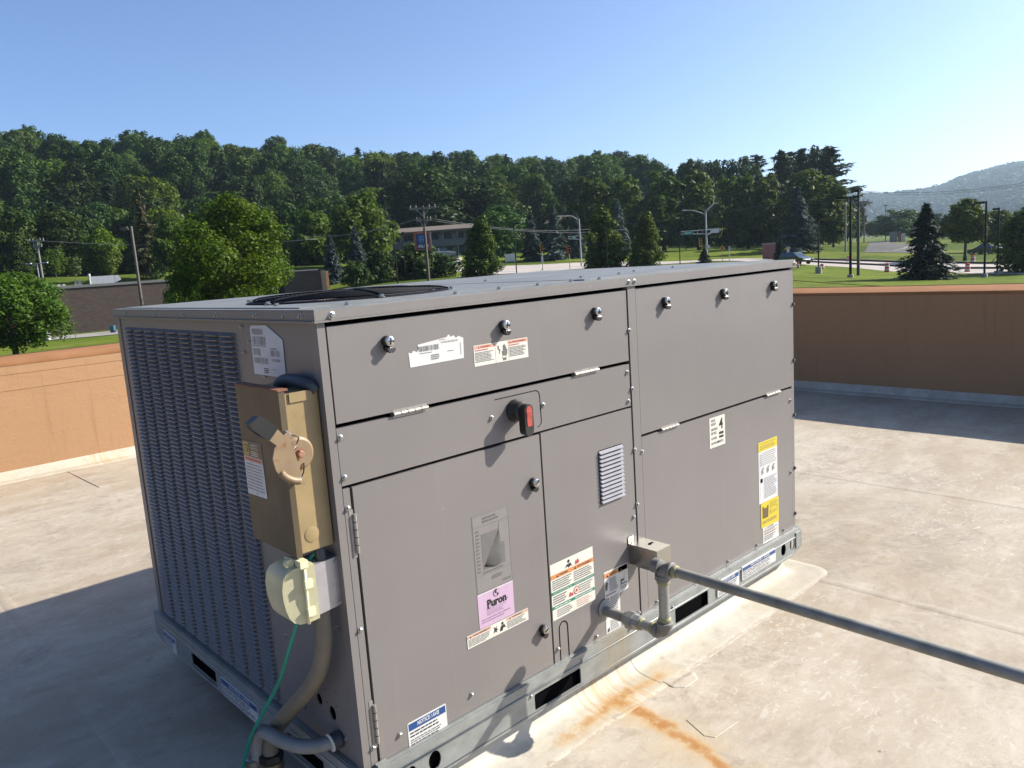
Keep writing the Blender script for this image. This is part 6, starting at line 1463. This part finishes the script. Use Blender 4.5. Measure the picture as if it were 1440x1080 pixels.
# cars
def car(name, label, p, yaw, paint, kind='sedan', sc=1.0):
    t = empty(name, p, label, 'car', None, yaw); t.scale = (sc,)*3
    if kind == 'sedan':
        low = [(-2.3, .35), (2.25, .35), (2.32, .55), (2.25, .78), (1.15, .92), (-1.45, .98), (-2.2, .95), (-2.35, .7)]; cab = [(-1.75, .96), (-1.05, 1.42), (.25, 1.44), (1.2, .90)]
    else:
        low = [(-2.3, .35), (2.15, .35), (2.25, .6), (2.1, .85), (1.2, 1.0), (-2.25, 1.02), (-2.36, .7)]; cab = [(-2.2, 1.0), (-1.95, 1.62), (.2, 1.66), (1.25, .98)]
    bm = new(); prism(bm, [(x, -.88, z) for x, z in low], (0, 1.76, 0)); body = build('body', bm, paint, t, bevel=.09, seg=3, auto=50)
    bm = new(); A = [bm.verts.new((x, -.80 if z < 1.1 else -.62, z)) for x, z in cab]; B_ = [bm.verts.new((x, .80 if z < 1.1 else .62, z)) for x, z in cab]
    bm.faces.new(A); bm.faces.new(B_)
    for i in range(4): bm.faces.new((A[i], A[(i+1) % 4], B_[(i+1) % 4], B_[i]))
    build('cabin_glass', bm, 'car_glass', t, bevel=.05, seg=2, auto=50)
    zt2 = cab[1][1]; bm = new(); box(bm, cab[1][0]-.02, -.60, zt2-.02, cab[2][0]+.05, .60, zt2+.035); build('roof_panel', bm, paint, t, bevel=.02)
    for sy in (-1, 1):
        xm = (cab[1][0]+cab[2][0])/2; bm = new(); prism(bm, [(xm-.06, sy*.81, .97), (xm+.06, sy*.81, .97), (xm+.04, sy*.63, zt2), (xm-.04, sy*.63, zt2)], (0, sy*.012, 0)); build('pillar', bm, paint, t)
        for x in (-1.4, 1.42):
            bm = new(); lathe(bm, [(.33, 0), (.34, .03), (.34, .19), (.30, .22)], 18, axis_m((x, sy*.70, .33), (0, sy, 0))); wh = build('wheel', bm, 'rubber', t, auto=35)
            bm = new(); lathe(bm, [(.22, .215), (.20, .235), (.05, .24)], 10, axis_m((x, sy*.70, .33), (0, sy, 0))); build('rim', bm, 'rim_alloy', wh, auto=35)
        bm = new(); box(bm, 2.1, sy*.78-.18, .62, 2.31, sy*.78+.10, .78); build('headlight', bm, 'white_paint', t, bevel=.03); bm = new(); box(bm, -2.37, sy*.72-.14, .72, -2.2, sy*.72+.14, .90); build('tail_light', bm, 'signal_red', t, bevel=.02)
        bm = new(); box(bm, .85, sy*.92-.09, .92, 1.0, sy*.92+.09, 1.04); build('mirror', bm, paint, t, bevel=.02)
    return t
RY = math.atan2(rb.y-ra.y, rb.x-ra.x)
p = spot(1119, 383, 112); p.z = terrain(p.x, p.y)+.08; car('parked_car', 'dark green car driving out from behind the right end of the unit', p, RY+.10, 'car_green', 'hatch', 1.0)
p = spot(1386, 357, 138); p.z = spot(1386, 358.5, 138).z; car('parked_car', 'dark blue car parked behind the lamp post with the long arm', p, RY+PI, 'car_navy', 'sedan', 1.1)
p = spot(1412, 356, 146); p.z = spot(1412, 357, 146).z; car('parked_car', 'silver car nose peeking out right of the dark blue car', p, RY, 'car_white', 'sedan', 1.0)
p = spot(628, 358, 150); p.z = terrain(p.x, p.y)+.08; car('parked_car', 'dark car in the sloping lot before the motel', p, -YAW+.5, 'car_black', 'hatch', .95)
p = spot(623, 352, 160); p.z = terrain(p.x, p.y)+.08; car('parked_car', 'white van body behind the dark car at the motel', p, -YAW+.2, 'car_white', 'hatch', 1.05)
# small things on the left pavement
p = foot(22, 478, 82); t = empty('road_sign', p, 'small red sign on a post before the brick wall, under the round tree', 'sign', None, -YAW)
bm = new(); tube(bm, [(.25, 0, -.2), (.25, 0, 1.5)], .035, 6); build('post', bm, 'brown_post', t); bm = new(); box(bm, -.35, -.04, .7, .12, 0, 1.6); build('plate', bm, 'signal_red', t); bm = new(); box(bm, -.25, -.05, .95, .02, -.041, 1.2); build('white_panel', bm, 'white_paint', t)
p = foot(36, 474, 88); t = empty('sale_board', p, 'tan leaning board on the pavement under the round tree', 'board', None, -YAW); bm = new(); prism(bm, [(-.4, 0, 0), (.5, 0, 0), (.3, .1, .9), (-.4, .1, .95)], (0, .06, 0)); build('board', bm, 'tan_block', t); bm = new(); box(bm, -.35, .1, -.05, -.28, .2, .5); build('leg', bm, 'wood_pole', t)
p = foot(65, 483, 84); t = empty('litter_bin', p, 'pale litter bin beside a dark one on the left pavement', 'bin', None, -YAW); bm = new(); lathe(bm, [(.22, 0), (.25, .8)], 12, Matrix.Translation((.25, 0, 0))); build('body', bm, 'white_paint', t, auto=35); bm = new(); lathe(bm, [(.26, .8), (.24, .86)], 12, Matrix.Translation((.25, 0, 0))); build('rim', bm, 'siding', t)
p = foot(61, 483, 84); t = empty('litter_bin', p, 'dark litter bin left of the pale one on the left pavement', 'bin', None, -YAW); bm = new(); lathe(bm, [(.18, 0), (.2, .85)], 12, Matrix.Translation((.1, 0, 0))); build('body', bm, 'black_post', t, auto=35); bm = new(); lathe(bm, [(.05, .85), (.05, 1.4)], 6, Matrix.Translation((.1, 0, 0))); build('handle', bm, 'black_post', t)
p = foot(107, 478, 84); t = empty('thin_post', p, 'thin dark marker post in front of the brick wall', 'post', None, -YAW); bm = new(); tube(bm, [(0, 0, -.2), (0, 0, 1.35)], .03, 6); build('post', bm, 'brown_post', t); bm = new(); box(bm, -.08, -.03, .95, .08, 0, 1.35); build('plate', bm, 'brown_post', t)
p = foot(160, 472, 88); t = empty('mailbox', p, 'small blue box at the left edge of the unit before the brick wall', 'box', None, -YAW); bm = new(); box(bm, -.2, -.2, .25, .2, .2, .75); build('body', bm, 'mail_blue', t, bevel=.08, seg=3, auto=40)
for x in (-.14, .14): bm = new(); box(bm, x-.05, -.17, -.1, x+.05, .25, .25); build('leg', bm, 'sign_blue', t)

# ================================================================== AIR
bm = new(); box(bm, -7000, -7000, -30, 7000, 7000, 372)
hz = build('haze', bm, [], kind='stuff')
hm = bpy.data.materials.new('haze'); hm.use_nodes = True; n = hm.node_tree.nodes; n.remove(n['Principled BSDF'])
pv = n.new('ShaderNodeVolumePrincipled'); pv.inputs['Color'].default_value = (.62, .82, 1, 1); pv.inputs['Density'].default_value = .00011; pv.inputs['Anisotropy'].default_value = .3
hm.node_tree.links.new(pv.outputs[0], n['Material Output'].inputs['Volume']); hz.data.materials.append(hm)
